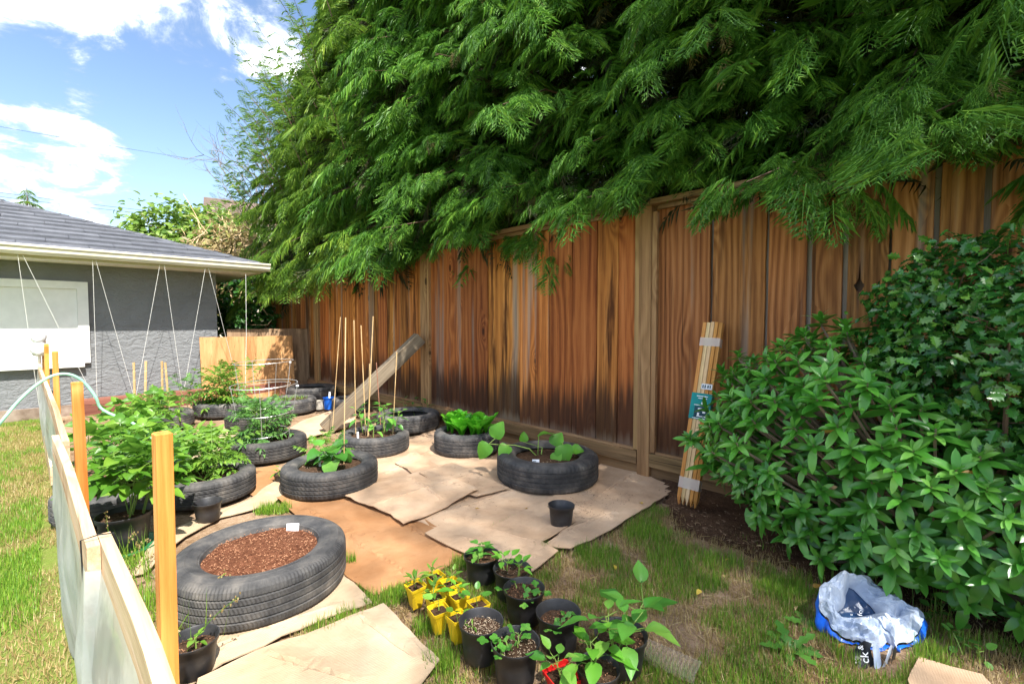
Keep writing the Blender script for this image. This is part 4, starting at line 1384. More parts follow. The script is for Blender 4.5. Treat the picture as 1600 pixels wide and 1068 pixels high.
def card(label, px, z, m, seed, curl=0.02, wav=0.009, creases=(), group=None):
    r = random.Random(seed)
    P = [G(*q).xy for q in px]
    out = []
    for i in range(len(P)):
        a, b = P[i], P[(i + 1) % len(P)]
        L = (b - a).length
        n = max(1, int(L / 0.045))
        nm = Vector((-(b - a).y, (b - a).x)).normalized()
        for k in range(n):
            f = k / n
            j = (noise.noise(Vector((a.x * 3 + f * L * 9, a.y * 7, seed))) * 0.010 + noise.noise(Vector((f * L * 40, i, seed))) * 0.0035) if k else 0
            out.append(a.lerp(b, f) + nm * j)
    CARD_POLYS.append([(p.x, p.y) for p in out])
    c = sum(out, Vector((0, 0))) / len(out)
    xs, ys = [p.x for p in out], [p.y for p in out]
    pts = list(out)
    st = 0.036
    ar = np.array([(p.x, p.y) for p in out])
    nb = len(out)
    gx, gy = np.meshgrid(np.arange(min(xs), max(xs), st), np.arange(min(ys), max(ys), st))
    gx, gy = gx.ravel() + nr.uniform(-.012, .012, gx.size), gy.ravel() + nr.uniform(-.012, .012, gy.size)
    ins = pip(gx, gy, ar)
    for x, y in zip(gx[ins], gy[ins]):
        if np.min(np.hypot(ar[:, 0] - x, ar[:, 1] - y)) > 0.018:
            pts.append(Vector((x, y)))
    cr = [(G(*a).xy, G(*b).xy) for a, b in creases]
    for a, b in cr:
        nm = Vector((-(b - a).y, (b - a).x)).normalized()
        nn = max(2, int((b - a).length / 0.03))
        for k in range(nn + 1):
            wob = noise.noise(Vector((k * 0.35, a.x * 9, seed))) * 0.006
            for o_ in (-0.009, 0.0, 0.009):
                q = a.lerp(b, k / nn) + nm * (o_ + wob)
                if pip(np.array([q.x]), np.array([q.y]), ar)[0] and np.min(np.hypot(ar[:, 0] - q.x, ar[:, 1] - q.y)) > 0.015:
                    pts.append(q)
    res = delaunay_2d_cdt(pts, [(i, (i + 1) % nb) for i in range(nb)], [], 1, 1e-7)
    vs, fs = res[0], res[2]
    A = np.array([(v.x, v.y) for v in vs])
    D = np.min(np.hypot(A[:, None, 0] - ar[None, :, 0], A[:, None, 1] - ar[None, :, 1]), axis=1)
    Z = []
    for (x, y), d in zip(A, D):
        h = z + wav * (noise.noise(Vector((x * 3.1, y * 3.1, seed))) + 0.5) + 0.0035 * noise.noise(Vector((x * 11, y * 11, seed + 4)))
        e = max(0.0, 1 - d / 0.11)
        h += curl * e * e * max(0.0, noise.noise(Vector((x * 2.6, y * 2.6, seed + 9))) + 0.15)
        for a, b in cr:
            t = max(0, min(1, ((Vector((x, y)) - a).dot(b - a)) / (b - a).length_squared))
            dd = (Vector((x, y)) - a.lerp(b, t)).length
            h += 0.008 * math.exp(-(dd / 0.025) ** 2) - (0.0085 if dd < 0.0062 and 0.01 < t < 0.99 else 0.0)
        Z.append(max(h, z - 0.002))
    n = len(vs)
    V = [(A[i][0] - c.x, A[i][1] - c.y, Z[i]) for i in range(n)] + [(A[i][0] - c.x, A[i][1] - c.y, Z[i] - 0.0045) for i in range(n)]
    F = []
    cnt = {}
    for f in fs:
        f = list(f)
        if (vs[f[1]] - vs[f[0]]).cross(vs[f[2]] - vs[f[0]]) < 0:
            f.reverse()
        F.append(f)
        F.append([i + n for i in reversed(f)])
        for a, b in zip(f, f[1:] + f[:1]):
            cnt[(a, b)] = 1
    for (a, b) in cnt:
        if (b, a) not in cnt:
            F.append([b, a, a + n, b + n])
    me = bpy.data.meshes.new('cardboard_sheet')
    me.from_pydata(V, [], F)
    o = link('cardboard_sheet', me, m, smooth=False, loc=(c.x, c.y, 0))
    return tag(o, label, 'cardboard', group or 'cardboard sheets laid over the ground')

card('damp orange-brown cardboard sheet lying in front of the yellow pots', [(432, 782), (470, 770), (560, 762), (640, 800), (715, 846), (728, 868), (708, 884), (585, 934), (540, 906), (478, 822)], 0.008, M_cardb, 1, 0.012, creases=[((480, 800), (640, 905)), ((560, 775), (700, 862))])
card('tan cardboard sheet under the front of the squash tyre', [(640, 812), (680, 829), (760, 831), (862, 783), (945, 735), (860, 712), (765, 722), (690, 762)], 0.012, M_card, 2, 0.014, creases=[((700, 805), (880, 745))])
card('tan cardboard sheet running up to the farthest black pot of the cluster', [(664, 840), (690, 827), (738, 822), (762, 832), (858, 786), (882, 800), (900, 822), (872, 842), (846, 858), (872, 871), (832, 903), (730, 876), (700, 862)], 0.022, M_card, 14, 0.016, creases=[((760, 834), (850, 862)), ((720, 850), (830, 880))])
card('tan cardboard sheet under the empty black pot, reaching to the stake bundle', [(858, 786), (905, 742), (945, 726), (1016, 750), (1057, 768), (962, 830), (892, 865), (848, 860), (871, 843), (900, 822), (881, 802)], 0.017, M_card, 15, 0.016, creases=[((990, 745), (905, 800)), ((868, 843), (960, 806))])
card('tan cardboard between the lettuce tyre and the cane tyre', [(560, 735), (610, 700), (680, 672), (700, 715), (790, 722), (775, 742), (690, 745), (640, 765), (580, 780), (540, 768)], 0.012, M_card, 3, 0.012, creases=[((600, 745), (690, 700))])
card('small tan cardboard square with curled corner beside the cane tyre', [(617, 728), (646, 713), (691, 735), (654, 751)], 0.024, M_card, 4, 0.03)
card('tan cardboard flap overlapping the wide sheet left of the squash tyre', [(655, 748), (706, 729), (796, 771), (744, 784), (690, 768)], 0.026, M_card, 5, 0.022, creases=[((690, 765), (745, 745))])
card('pale tan cardboard sheet with raised edges in the middle of the plot', [(539, 784), (590, 762), (660, 744), (700, 752), (747, 775), (700, 800), (630, 828), (610, 812)], 0.034, M_card, 6, 0.030, creases=[((585, 800), (700, 762)), ((640, 755), (690, 790))])
card('cream cardboard strip beside the small empty pot behind the big tyre', [(245, 842), (300, 815), (400, 780), (432, 752), (446, 772), (425, 792), (345, 812), (290, 842), (225, 900), (205, 905)], 0.010, M_cardp, 7, 0.018, creases=[((300, 828), (420, 775))])
card('reddish brown cardboard between the two middle tyres', [(385, 770), (398, 735), (430, 728), (445, 742), (440, 768), (415, 790)], 0.006, M_cardb, 8, 0.010)
card('cream cardboard sheet under the front edge of the big tyre', [(215, 1068), (262, 985), (330, 960), (470, 935), (540, 900), (582, 945), (520, 968), (440, 998), (350, 1040), (300, 1075)], 0.008, M_cardp, 9, 0.02, creases=[((300, 1030), (520, 955))])
card('large pale stained cardboard sheet lying in the near foreground', [(310, 1075), (400, 1032), (500, 992), (599, 951), (640, 995), (687, 1047), (668, 1072), (640, 1110), (300, 1130)], 0.018, M_cardp, 10, 0.024, creases=[((420, 1035), (560, 1075)), ((560, 975), (650, 1040))])
card('tan cardboard by the far tyres and the blue carton', [(432, 682), (470, 660), (525, 640), (560, 650), (540, 672), (470, 690)], 0.010, M_card, 11, 0.02)
card('torn corner of tan cardboard on the grass below the plastic bag', [(1418, 1072), (1436, 1034), (1482, 1048), (1534, 1062), (1570, 1100), (1420, 1120)], 0.014, M_card, 12, 0.015)
card('cream cardboard showing between the tomato tyre and the potato tyre', [(205, 745), (300, 690), (372, 672), (395, 690), (380, 735), (300, 780), (240, 790)], 0.005, M_cardp, 13, 0.015)

# ------------------------------------------------------------------ tyres
TYRES = []
def tyre(label, x, y, r, h, segs=110, soil=None, soilz=0.72, rb=0.66, seed=0, chips=0, detail=True, tilt=(0, 0)):
    t = thing('old_tyre', label, 'tyre', (x, y, 0.012), group='old car tyres used as planters')
    t.rotation_euler = (tilt[0], tilt[1], seed * 0.7)
    b = r * rb
    g = 0.0055
    prof = [(b * 0.985, h * 0.80), (b, h * 0.86), (b * 1.012, h * 0.905), (b * 1.035, h * 0.915), (b * 1.05, h * 0.935), (b * 1.12, h * 0.965), (r * 0.80, h * 0.992), (r * 0.805, h * 0.999), (r * 0.825, h * 0.999), (r * 0.83, h * 0.992), (r * 0.89, h * 0.975), (r * 0.905, h * 0.978), (r * 0.915, h * 0.966), (r * 0.955, h * 0.93), (r * 0.985, h * 0.875), (r * 0.996, h * 0.81)]
    i0 = len(prof)
    zs = [0.76, 0.745, 0.725, 0.71, 0.61, 0.60, 0.575, 0.565, 0.455, 0.445, 0.42, 0.41, 0.30, 0.285, 0.265, 0.25]
    for k, q in enumerate(zs):
        deep = k % 4 in (1, 2)
        prof.append((r - (g if deep else 0), h * q))
    prof += [(r * 0.998, h * 0.19), (r * 0.985, h * 0.11), (r * 0.955, h * 0.055), (r * 0.90, h * 0.012), (r * 0.82, 0.0), (b * 1.12, h * 0.035), (b * 1.0, h * 0.09), (b * 1.0, h * 0.16), (r * 0.75, h * 0.14), (r * 0.90, h * 0.2), (r * 0.945, h * 0.5), (r * 0.90, h * 0.78), (b * 1.12, h * 0.84)]
    sh = set([13, 14, 15, 16, i0 + 16, i0 + 17, i0 + 18]) if detail else set()
    mid = set([i0 + 3, i0 + 4, i0 + 7, i0 + 8, i0 + 11, i0 + 12]) if detail else set()
    rs = random.Random(seed)
    wob = [1 + 0.004 * math.sin(2 * PI * j / segs * 2 + seed) for j in range(segs)]
    def rf(i, j, rr_, z):
        d = 0.0
        if i in sh and j % 2 == 0:
            d = 0.0030
        elif i in mid and (j + i) % 2 == 0:
            d = 0.0018
        return (rr_ - d) * wob[j]
    MB().lathe(prof, segs, closed=True, rfun=rf).build('tyre_casing', M_tyre, t, smooth=False)
    if soil is not None:
        mb = MB()
        n = 40
        rings = [0.001, 0.25, 0.5, 0.72, 0.88, 1.02]
        V, Q = [], []
        for i, q in enumerate(rings):
            for j in range(n):
                a = 2 * PI * j / n
                xx, yy = q * b * 1.03 * math.cos(a), q * b * 1.03 * math.sin(a)
                V.append((xx, yy, h * soilz + 0.012 * noise.noise(Vector((xx * 9, yy * 9, seed))) + 0.012 * (1 - q * q) + 0.005 * noise.noise(Vector((xx * 40, yy * 40, seed)))))
        Q = [(i * n + j, i * n + (j + 1) % n, (i + 1) * n + (j + 1) % n, (i + 1) * n + j) for i in range(len(rings) - 1) for j in range(n)]
        mb.add(V, quads=[q[::-1] for q in Q])
        mb.build('soil', soil, t, smooth=True, kind='stuff')
        if chips:
            crumbs(t, chips, b * 0.98, h * soilz + 0.008, M_chip if soil is M_redsoil else M_perlite, seed, 0.0030 if soil is M_redsoil else 0.003)
    TYRES.append((x, y, r))
    return Vector((x, y, 0.012 + h * soilz + 0.006))

def crumbs(parent, n, rad, z, m, seed, size):
    r = np.random.default_rng(seed + 50)
    a = r.uniform(0, 2 * PI, n)
    q = np.sqrt(r.random(n)) * rad
    org = np.stack([q * np.cos(a), q * np.sin(a), z + r.uniform(0.0, 0.007, n)], 1)
    T4 = (np.array([(-.9, -.35, 0), (.9, -.25, .1), (.7, .35, 0), (-.8, .4, .15), (0, 0, .6)]), np.array([(0, 1, 4), (1, 2, 4), (2, 3, 4), (3, 0, 4), (2, 1, 0), (3, 2, 0)]))
    d = r.normal(size=(n, 3)) * np.array([1, 1, 0.4])
    v, f = scatter(T4, org, frames(d, r.normal(size=(n, 3)) * 0.4 + np.array([0, 0, 1.0])), size * r.uniform(0.5, 1.6, n))
    return link('crumbs', mesh_np('crumbs', v, [f]), m, parent, kind='stuff')

S1 = tyre('largest near tyre filled with bare reddish compost, beside the front stake', -0.991, 1.804, 0.312, 0.172, 300, M_redsoil, 0.80, 0.655, 1, 900)
S2 = tyre('tyre of lime green tomato plants next to the front stake', -1.852, 2.772, 0.265, 0.150, 130, M_soil, 0.74, 0.66, 2, 60)
S3 = tyre('tyre holding a caged tomato plant in the middle of the plot', -1.929, 3.618, 0.287, 0.155, 120, M_soil, 0.74, 0.66, 3, 40)
S4 = tyre('tyre with a broad-leaved cucumber, on the brown cardboard', -1.163, 2.938, 0.292, 0.162, 140, M_soil, 0.74, 0.66, 4, 60)
S5 = tyre('tyre of pepper plants and thin bamboo canes', -1.127, 3.766, 0.280, 0.155, 120, M_soil, 0.78, 0.66, 5, 40)
S6 = tyre('empty tyre lying in front of the fence beside the leaning timber', -1.029, 4.563, 0.308, 0.165, 96, M_soil, 0.25, 0.64, 6)
S7 = tyre('tyre packed with bright lettuce against the fence', -0.371, 3.768, 0.266, 0.175, 120, M_soil, 0.80, 0.66, 7)
S8 = tyre('tyre of sprawling squash seedlings by the wooden fence', 0.237, 3.078, 0.338, 0.185, 150, M_soil, 0.72, 0.64, 8, 60)
S9 = tyre('tyre of potato plants with short brown stakes before the grey wall', -3.515, 4.594, 0.290, 0.160, 96, M_soil, 0.76, 0.66, 9, 0)
S10 = tyre('tyre under the tallest bushy plant, by the timber edging', -3.277, 5.261, 0.308, 0.155, 96, M_soil, 0.76, 0.66, 10, 0)
S11 = tyre('grey dusty tyre half hidden behind the caged tomato', -2.559, 4.649, 0.295, 0.165, 96, M_soil, 0.5, 0.66, 11, 0)
S12 = tyre('tyre of tiny yellow-green seedlings near the blue carton', -2.612, 5.414, 0.293, 0.165, 96, M_soil, 0.82, 0.66, 12, 0)
S13 = tyre('farthest empty tyre, lying flat before the plywood', -2.75, 6.35, 0.330, 0.175, 90, None, 0.7, 0.66, 13, 0)
S14 = tyre('small upright-looking tyre behind the foot of the leaning timber', -1.90, 5.45, 0.215, 0.165, 90, None, 0.7, 0.62, 14, 0)
S15 = tyre('shadowed tyre beneath the bean plants beside the low fence', -2.22, 2.52, 0.24, 0.15, 90, M_soil, 0.7, 0.66, 15, 0)

# ------------------------------------------------------------------ pots
def pot(label, x, y, r, h, m=None, soil=None, soilz=0.80, chips=0, seed=0, name='plant_pot', group='black plastic plant pots', taper=0.76, cat='plant pot', lip=0.13, n=40, wall=0.0016):
    t = thing(name, label, cat, (x, y, 0.012), group=group)
    t.rotation_euler = (rng.uniform(-0.02, 0.02), rng.uniform(-0.02, 0.02), seed)
    m = m or M_pot
    rb = r * taper
    k = lambda z: rb + (r * 0.93 - rb) * z
    hl = 1 - lip
    prof = [(0.001, 0.003), (rb * 0.94, 0.003), (rb, 0.0 + 0.006), (k(0.5), h * 0.5), (k(hl), h * hl), (r * 0.975, h * hl + 0.001), (r * 0.99, h * 0.985), (r, h), (r * 0.985, h * 1.004), (r * 0.955, h * 0.99), (r * 0.945, h * hl + 0.004), (k(hl) - 0.003, h * hl - 0.002), (k(0.5) - 0.002, h * 0.5), (rb - 0.003, 0.010), (0.001, 0.008)]
    MB().lathe(prof, n).build('pot_body', m, t, smooth=True)
    if soil is not None:
        rad = (k(soilz) if soilz < hl else r * 0.945) - 0.001
        V, Q = [], []
        nn = 28
        rings = [0.01, 0.4, 0.75, 1.0]
        for i, q in enumerate(rings):
            for j in range(nn):
                a = 2 * PI * j / nn
                xx, yy = q * rad * math.cos(a), q * rad * math.sin(a)
                V.append((xx, yy, h * soilz + 0.006 * noise.noise(Vector((xx * 40, yy * 40, seed)))))
        Q = [(i * nn + j, (i + 1) * nn + j, (i + 1) * nn + (j + 1) % nn, i * nn + (j + 1) % nn) for i in range(len(rings) - 1) for j in range(nn)]
        mb = MB()
        mb.add(V, quads=Q)
        mb.build('soil', soil, t, smooth=True, kind='stuff')
        if chips:
            crumbs(t, chips, rad * 0.97, h * soilz, M_chip if seed % 2 else M_perlite, seed, 0.0024)
    return Vector((x, y, 0.012 + h * soilz))

B1 = pot('big dark pot crowded with bean stems, standing on a green saucer', -1.80, 2.12, 0.108, 0.165, M_pot, M_soil, 0.86, 0, 21)
t = thing('saucer', 'green plastic saucer under the big bean pot', 'saucer', (-1.80, 2.12, 0.004))
MB().lathe([(0.001, 0.0), (0.115, 0.0), (0.132, 0.022), (0.129, 0.022), (0.113, 0.006), (0.001, 0.006)], 36).build('dish', M_greenp, t, smooth=True)
B2 = pot('small empty black pot on cream cardboard behind the big tyre', -1.607, 2.411, 0.068, 0.105, None, None, seed=22)
B3 = pot('black pot with one tiny seedling in front of the near stake', -0.954, 1.348, 0.068, 0.105, None, M_soil, 0.72, 70, 23)
B4 = pot('empty black pot standing alone on the tan cardboard', 0.253, 2.346, 0.069, 0.112, None, None, seed=24)
P1 = pot('black pot of pepper seedlings, farthest of the cluster, touching the cardboard', -0.121, 1.847, 0.074, 0.105, None, M_soil, 0.84, 40, 25)
P2 = pot('black pot of upright pepper seedlings beside the farthest pot of the cluster', 0.000, 1.732, 0.073, 0.112, None, M_soil, 0.82, 40, 26)
P3 = pot('black pot trailing clover-leaved seedlings in the middle of the cluster', 0.044, 1.590, 0.073, 0.118, None, M_soil, 0.82, 110, 27)
P4 = pot('black pot of nearly bare woodchip soil beside the yellow pots', -0.097, 1.411, 0.070, 0.118, None, M_soil, 0.76, 330, 28)
P5 = pot('near black pot of round-leaved clover seedlings', 0.010, 1.315, 0.072, 0.120, None, M_soil, 0.82, 150, 30)
P6 = pot('black pot with four small seedlings beside the leafy pepper', 0.151, 1.456, 0.073, 0.118, None, M_soil, 0.70, 160, 29)
P7 = pot('black pot holding the large leafy pepper plant', 0.330, 1.365, 0.080, 0.110, None, M_soil, 0.85, 60, 31)
P8 = pot('dark green pot at the picture edge under the leafy pepper', 0.235, 1.235, 0.060, 0.105, M_pot, M_soil, 0.85, 60, 33)
B9 = pot('low black bowl with a small seedling between two tyres', -1.515, 3.02, 0.055, 0.05, None, M_soil, 0.8, 0, 34)

def square_pot(label, x, y, w, h, m, rot, name, group=None, seed=0, cat='plant pot'):
    t = thing(name, label, cat, (x, y, 0.010), rot, group)
    t.rotation_euler = (rng.uniform(-0.05, 0.05), rng.uniform(-0.05, 0.05), rot)
    def ring(ww, z, c):
        a, b = ww / 2, ww / 2 - c
        return [(-b, -a, z), (b, -a, z), (a, -b, z), (a, b, z), (b, a, z), (-b, a, z), (-a, b, z), (-a, -b, z)]
    c = w * 0.10
    lv = [ring(w * 0.60, 0.0, c), ring(w * 0.64, h * 0.10, c * 1.3), ring(w * 0.86, h * 0.86, c), ring(w * 0.97, h * 0.87, c * 0.7), ring(w, h, c * 0.6), ring(w * 0.93, h, c * 0.6), ring(w * 0.90, h * 0.86, c * 0.6), ring(w * 0.84, h * 0.72, c * 0.6)]
    V = [p for r_ in lv for p in r_]
    # notched foot
    for k in range(0, 8, 2):
        V[k] = (V[k][0] * 0.5, V[k][1], h * 0.055)
        V[k + 1] = (V[k + 1][0] * (0.5 if k in (0, 4) else 1), V[k + 1][1] * (0.5 if k in (2, 6) else 1), h * 0.055) if False else V[k + 1]
    Q = [(i * 8 + j, i * 8 + (j + 1) % 8, (i + 1) * 8 + (j + 1) % 8, (i + 1) * 8 + j) for i in range(len(lv) - 1) for j in range(8)]
    mb = MB()
    mb.add(V, quads=Q)
    mb.build('pot_body', m, t)
    V = []
    for r_ in (0.0, 0.5, 1.0):
        for p_ in ring(w * 0.885, 0, c * 0.6):
            V.append((p_[0] * max(r_, 0.01), p_[1] * max(r_, 0.01), h * 0.84 + rng.uniform(-0.003, 0.003)))
    mb = MB()
    mb.add(V, quads=[(i * 8 + j, (i + 1) * 8 + j, (i + 1) * 8 + (j + 1) % 8, i * 8 + (j + 1) % 8) for i in range(2) for j in range(8)])
    mb.build('soil', M_soil, t, kind='stuff')
    return Vector((x, y, 0.010 + h * 0.84))
YP = []
yl = ['yellow square pot at the corner nearest the big tyre, with a pale seedling', 'yellow square pot at the back of the tray, beside the cardboard', 'yellow square pot next to the farthest black pot', 'yellow square pot behind the one with a grey-green leaf', 'yellow square pot in the middle with tall seedling leaves',
      'yellow square pot with one grey-green leaf', 'yellow square pot with two rounded leaves, behind the bare soil pot', 'yellow square pot nearest the viewer, beside the bare soil pot']
for i, (px, py) in enumerate(((650, 916), (679, 902), (704, 912), (678, 933), (718, 931), (686, 953), (746, 945), (715, 967))):
    g = G(px, py, 0.085)
    YP.append(square_pot(yl[i], g.x, g.y, 0.064, 0.085, M_yellow, R(38 + rng.uniform(-6, 6)), 'seedling_pot', 'yellow square seedling pots'))
g = G(878, 1056, 0.085)
RP = square_pot('bright red pot with a young pepper at the picture edge', g.x, g.y, 0.085, 0.085, M_red, R(30), 'plant_pot', None)

# ------------------------------------------------------------------ leaves
def blade(nm, prof, fold=0.3, droop=0.2, wave=0.0, petiole=0.0):
    V, Q = [], []
    if petiole:
        prof = [(0, 0.008), (petiole, 0.008)] + [(petiole + (1 - petiole) * t, w * (1 - petiole)) for t, w in prof[0:]]
    for i, (t, w) in enumerate(prof):
        z = -droop * t * t + 0.04 * math.sin(t * 5)
        a = wave * math.sin(i * 2.1)
        V += [(-w, t, z + fold * w + a * w), (-w * 0.5, t + 0.01, z + fold * w * 0.35), (0, t, z), (w * 0.5, t + 0.01, z + fold * w * 0.35), (w, t, z + fold * w - a * w)]
        if i:
            b = (i - 1) * 5
            Q += [(b + j, b + j + 1, b + j + 6, b + j + 5) for j in range(4)]
    return V, Q
def as_mesh(nm, parts):
    mb = MB()
    for V, Q in parts:
        mb.add(V, quads=Q)
    return mb.mesh(nm)
def xf(part, s, ang, off, pitch=0.0):
    V, Q = part
    c, s_ = math.cos(ang), math.sin(ang)
    W = []
    for x, y, z in V:
        y2, z2 = y * math.cos(pitch) - z * math.sin(pitch), y * math.sin(pitch) + z * math.cos(pitch)
        W.append((s * (x * c - y2 * s_) + off[0], s * (x * s_ + y2 * c) + off[1], s * z2 + off[2]))
    return W, Q
OV = [(0, 0.03), (0.12, 0.20), (0.3, 0.30), (0.5, 0.30), (0.7, 0.21), (0.88, 0.09), (1, 0.003)]
LANCE = [(0, 0.02), (0.2, 0.11), (0.4, 0.16), (0.65, 0.13), (0.85, 0.06), (1, 0.003)]
HEART = [(0, 0.02), (0.02, 0.25), (0.10, 0.42), (0.30, 0.50), (0.52, 0.45), (0.75, 0.30), (0.92, 0.13), (1, 0.01)]
SPOON = [(0, 0.04), (0.35, 0.06), (0.55, 0.13), (0.72, 0.20), (0.88, 0.19), (0.97, 0.10), (1, 0.01)]
ROUND = [(0, 0.03), (0.08, 0.24), (0.3, 0.42), (0.55, 0.45), (0.8, 0.33), (0.95, 0.15), (1, 0.01)]
TOOTH = [(0, 0.02), (0.12, 0.16), (0.22, 0.07), (0.36, 0.19), (0.46, 0.09), (0.60, 0.20), (0.72, 0.10), (0.84, 0.15), (1, 0.004)]
def stalk(L, w=0.012):
    return ([(-w, 0, 0), (w, 0, 0), (w * 0.6, L, 0.0), (-w * 0.6, L, 0.0)], [(0, 1, 2, 3)])
def trifoliate(sd):
    p = blade('', OV, 0.25, 0.22, 0.1)
    return as_mesh('bean_leaf', [stalk(0.32), xf(p, 0.62, 0, (0, 0.32, 0)), xf(p, 0.55, R(72), (-0.02, 0.28, 0), -0.1), xf(p, 0.55, R(-72), (0.02, 0.28, 0), -0.1)])
def pinnate(n, w, sd):
    r = random.Random(sd)
    p = blade('', [(0, 0.03), (0.2, w), (0.4, w * 0.75), (0.55, w * 1.05), (0.75, w * 0.6), (1, 0.01)], 0.3, 0.3, 0.25)
    parts = [stalk(0.9, 0.010)]
    for k in range(n):
        y = 0.22 + 0.62 * k / max(1, n - 1)
        L = 0.36 * (1 - 0.35 * abs(k / (n - 1) - 0.4))
        for sg in (-1, 1):
            parts.append(xf(p, L * r.uniform(0.8, 1.15), sg * R(r.uniform(48, 72)), (0, y, -0.12 * y * y), r.uniform(-0.4, 0.2)))
    parts.append(xf(p, 0.34, 0, (0, 0.84, -0.08), -0.2))
    return as_mesh('tomato_leaf', parts)
def clover():
    p = blade('', ROUND, 0.12, 0.05)
    return as_mesh('clover_leaf', [stalk(0.45, 0.015)] + [xf(p, 0.40, R(a), (0, 0.45, 0.0), 0.15) for a in (0, 80, -80, 165)])
LEAF = {
    'ovate': [as_mesh('ovate_leaf', [blade('', OV, 0.3, d, 0.1, 0.18)]) for d in (0.15, 0.35)],
    'lance': [as_mesh('lance_leaf', [blade('', LANCE, 0.35, d, 0.05)]) for d in (0.2, 0.45)],
    'heart': [as_mesh('heart_leaf', [blade('', HEART, 0.22, d, 0.12)]) for d in (0.10, 0.25)],
    'spoon': [as_mesh('spoon_leaf', [blade('', SPOON, 0.45, d, 0.15)]) for d in (0.05, 0.25)],
    'bean': [trifoliate(1), trifoliate(2)],
    'tomato': [pinnate(4, 0.20, k) for k in range(3)],
    'fine': [pinnate(6, 0.15, k + 5) for k in range(3)],
    'clover': [clover()],
    'tooth': [as_mesh('toothed_leaf', [blade('', TOOTH, 0.2, d, 0.1)]) for d in (0.15, 0.4)],
    'round': [as_mesh('round_leaf', [blade('', ROUND, 0.15, 0.1, 0.05, 0.3)])],
}
def own_copies(kind, m):
    key = (kind, m.name)
    if key not in own_copies.d:
        lst = []
        for me in LEAF[kind]:
            c = me.copy()
            c.materials.append(m)
            c.polygons.foreach_set('use_smooth', np.ones(len(c.polygons), bool))
            lst.append(c)
        own_copies.d[key] = lst
    return own_copies.d[key]
own_copies.d = {}

def plant(name, label, cat, base, h, n, kind, m, size, seed, stems=1, spread=0.03, lean=0.15, group=None, petiole=0.35, low=0.25, pitch=(55, -15), stem_r=0.003, rosette=False, stem_m=None, tiny=False):
    """stems with leaves up their length; each leaf an object of its own"""
    r = random.Random(seed)
    t = thing(name, label, cat, base, group=group)
    mb = MB()
    meshes = own_copies(kind, m)
    per = max(1, n // stems)
    soft = []
    for s in range(stems):
        a = r.uniform(0, 2 * PI)
        q = spread * math.sqrt(r.random()) if stems > 1 else 0
        p0 = Vector((q * math.cos(a), q * math.sin(a), -0.01))
        hh = h * r.uniform(0.75, 1.0) if stems > 1 else h
        tilt = Vector((r.gauss(0, lean), r.gauss(0, lean), 1)).normalized()
        if stems > 1:
            tilt = (tilt + Vector((p0.x, p0.y, 0)) * (lean * 3 / max(0.02, spread)) * 0.35).normalized()
        bend = Vector((r.gauss(0, 0.05), r.gauss(0, 0.05), 0)) * hh
        def pt(f):
            return p0 + tilt * (hh * f) + bend * f * f
        mb.tube([pt(f) for f in (0, 0.35, 0.7, 1.0)], [stem_r, stem_r * 0.85, stem_r * 0.6, stem_r * 0.3], 5, cap=False)
        for k in range(per):
            f = low + (1 - low) * (k + 0.5) / per
            if rosette:
                f = 0.06
            az = a + k * 2.39996 + r.uniform(-0.3, 0.3)
            f01 = (k + 0.5) / per
            pit = R(pitch[1] + (pitch[0] - pitch[1]) * f01 + r.uniform(-14, 14))
            side = Vector((math.cos(az), math.sin(az), 0))
            d = side * math.cos(pit) + Vector((0, 0, math.sin(pit)))
            up = Vector((0, 0, 1)) * math.cos(pit) - side * math.sin(pit)
            L = size * r.uniform(0.7, 1.15) * (1.0 - 0.30 * f01)
            p = pt(f)
            pe = p + (side * 0.8 + Vector((0, 0, 0.45))) * (L * petiole)
            if petiole > 0.02:
                mb.tube([p, pe], [stem_r * 0.55, stem_r * 0.35], 3, cap=False)
            o = bpy.data.objects.new('leaf', meshes[r.randrange(len(meshes))])
            COL.objects.link(o)
            o.parent = t
            o.matrix_local = Matrix.Translation(pe) @ basis(d, up + Vector((r.uniform(-.25, .25), r.uniform(-.25, .25), 0))).to_4x4() @ Matrix.Diagonal((L * r.uniform(0.85, 1.15), L, L, 1))
    mb.build('stem', stem_m or M_stem, t, smooth=True)
    return t
V3 = lambda p, dx=0, dy=0, dz=0: Vector((p.x + dx, p.y + dy, p.z + dz))

# big beans by the low fence
plant('bean_plant', 'bushy bean plant in the big black pot, right behind the front stake', 'bean plant', B1, 0.33, 83, 'bean', M_bean, 0.1705, 1, stems=7, spread=0.07, lean=0.14, low=0.40, petiole=0.5, stem_r=0.004)
plant('bean_plant', 'bean plant behind the potted one, growing against the low fence', 'bean plant', Vector((-2.20, 2.66, 0.10)), 0.36, 76, 'bean', M_bean, 0.1815, 2, stems=6, spread=0.13, lean=0.18, low=0.25, petiole=0.5)
plant('bean_plant', 'bean plant beside the second stake where the hose comes down', 'bean plant', Vector((-2.58, 3.20, 0.02)), 0.42, 83, 'bean', M_bean, 0.1815, 3, stems=6, spread=0.13, lean=0.15, low=0.3, petiole=0.5)
plant('bean_plant', 'farthest bean plant of the row, below the white boarded window', 'bean plant', Vector((-3.12, 3.80, 0.02)), 0.40, 64, 'bean', M_bean, 0.1815, 4, stems=5, spread=0.12, lean=0.15, low=0.3, petiole=0.5)
plant('bean_plant', 'low bean plant leaning over the tomato tyre', 'bean plant', Vector((-2.12, 3.08, 0.05)), 0.27, 57, 'bean', M_lime, 0.165, 5, stems=4, spread=0.10, lean=0.2, low=0.3, petiole=0.5)
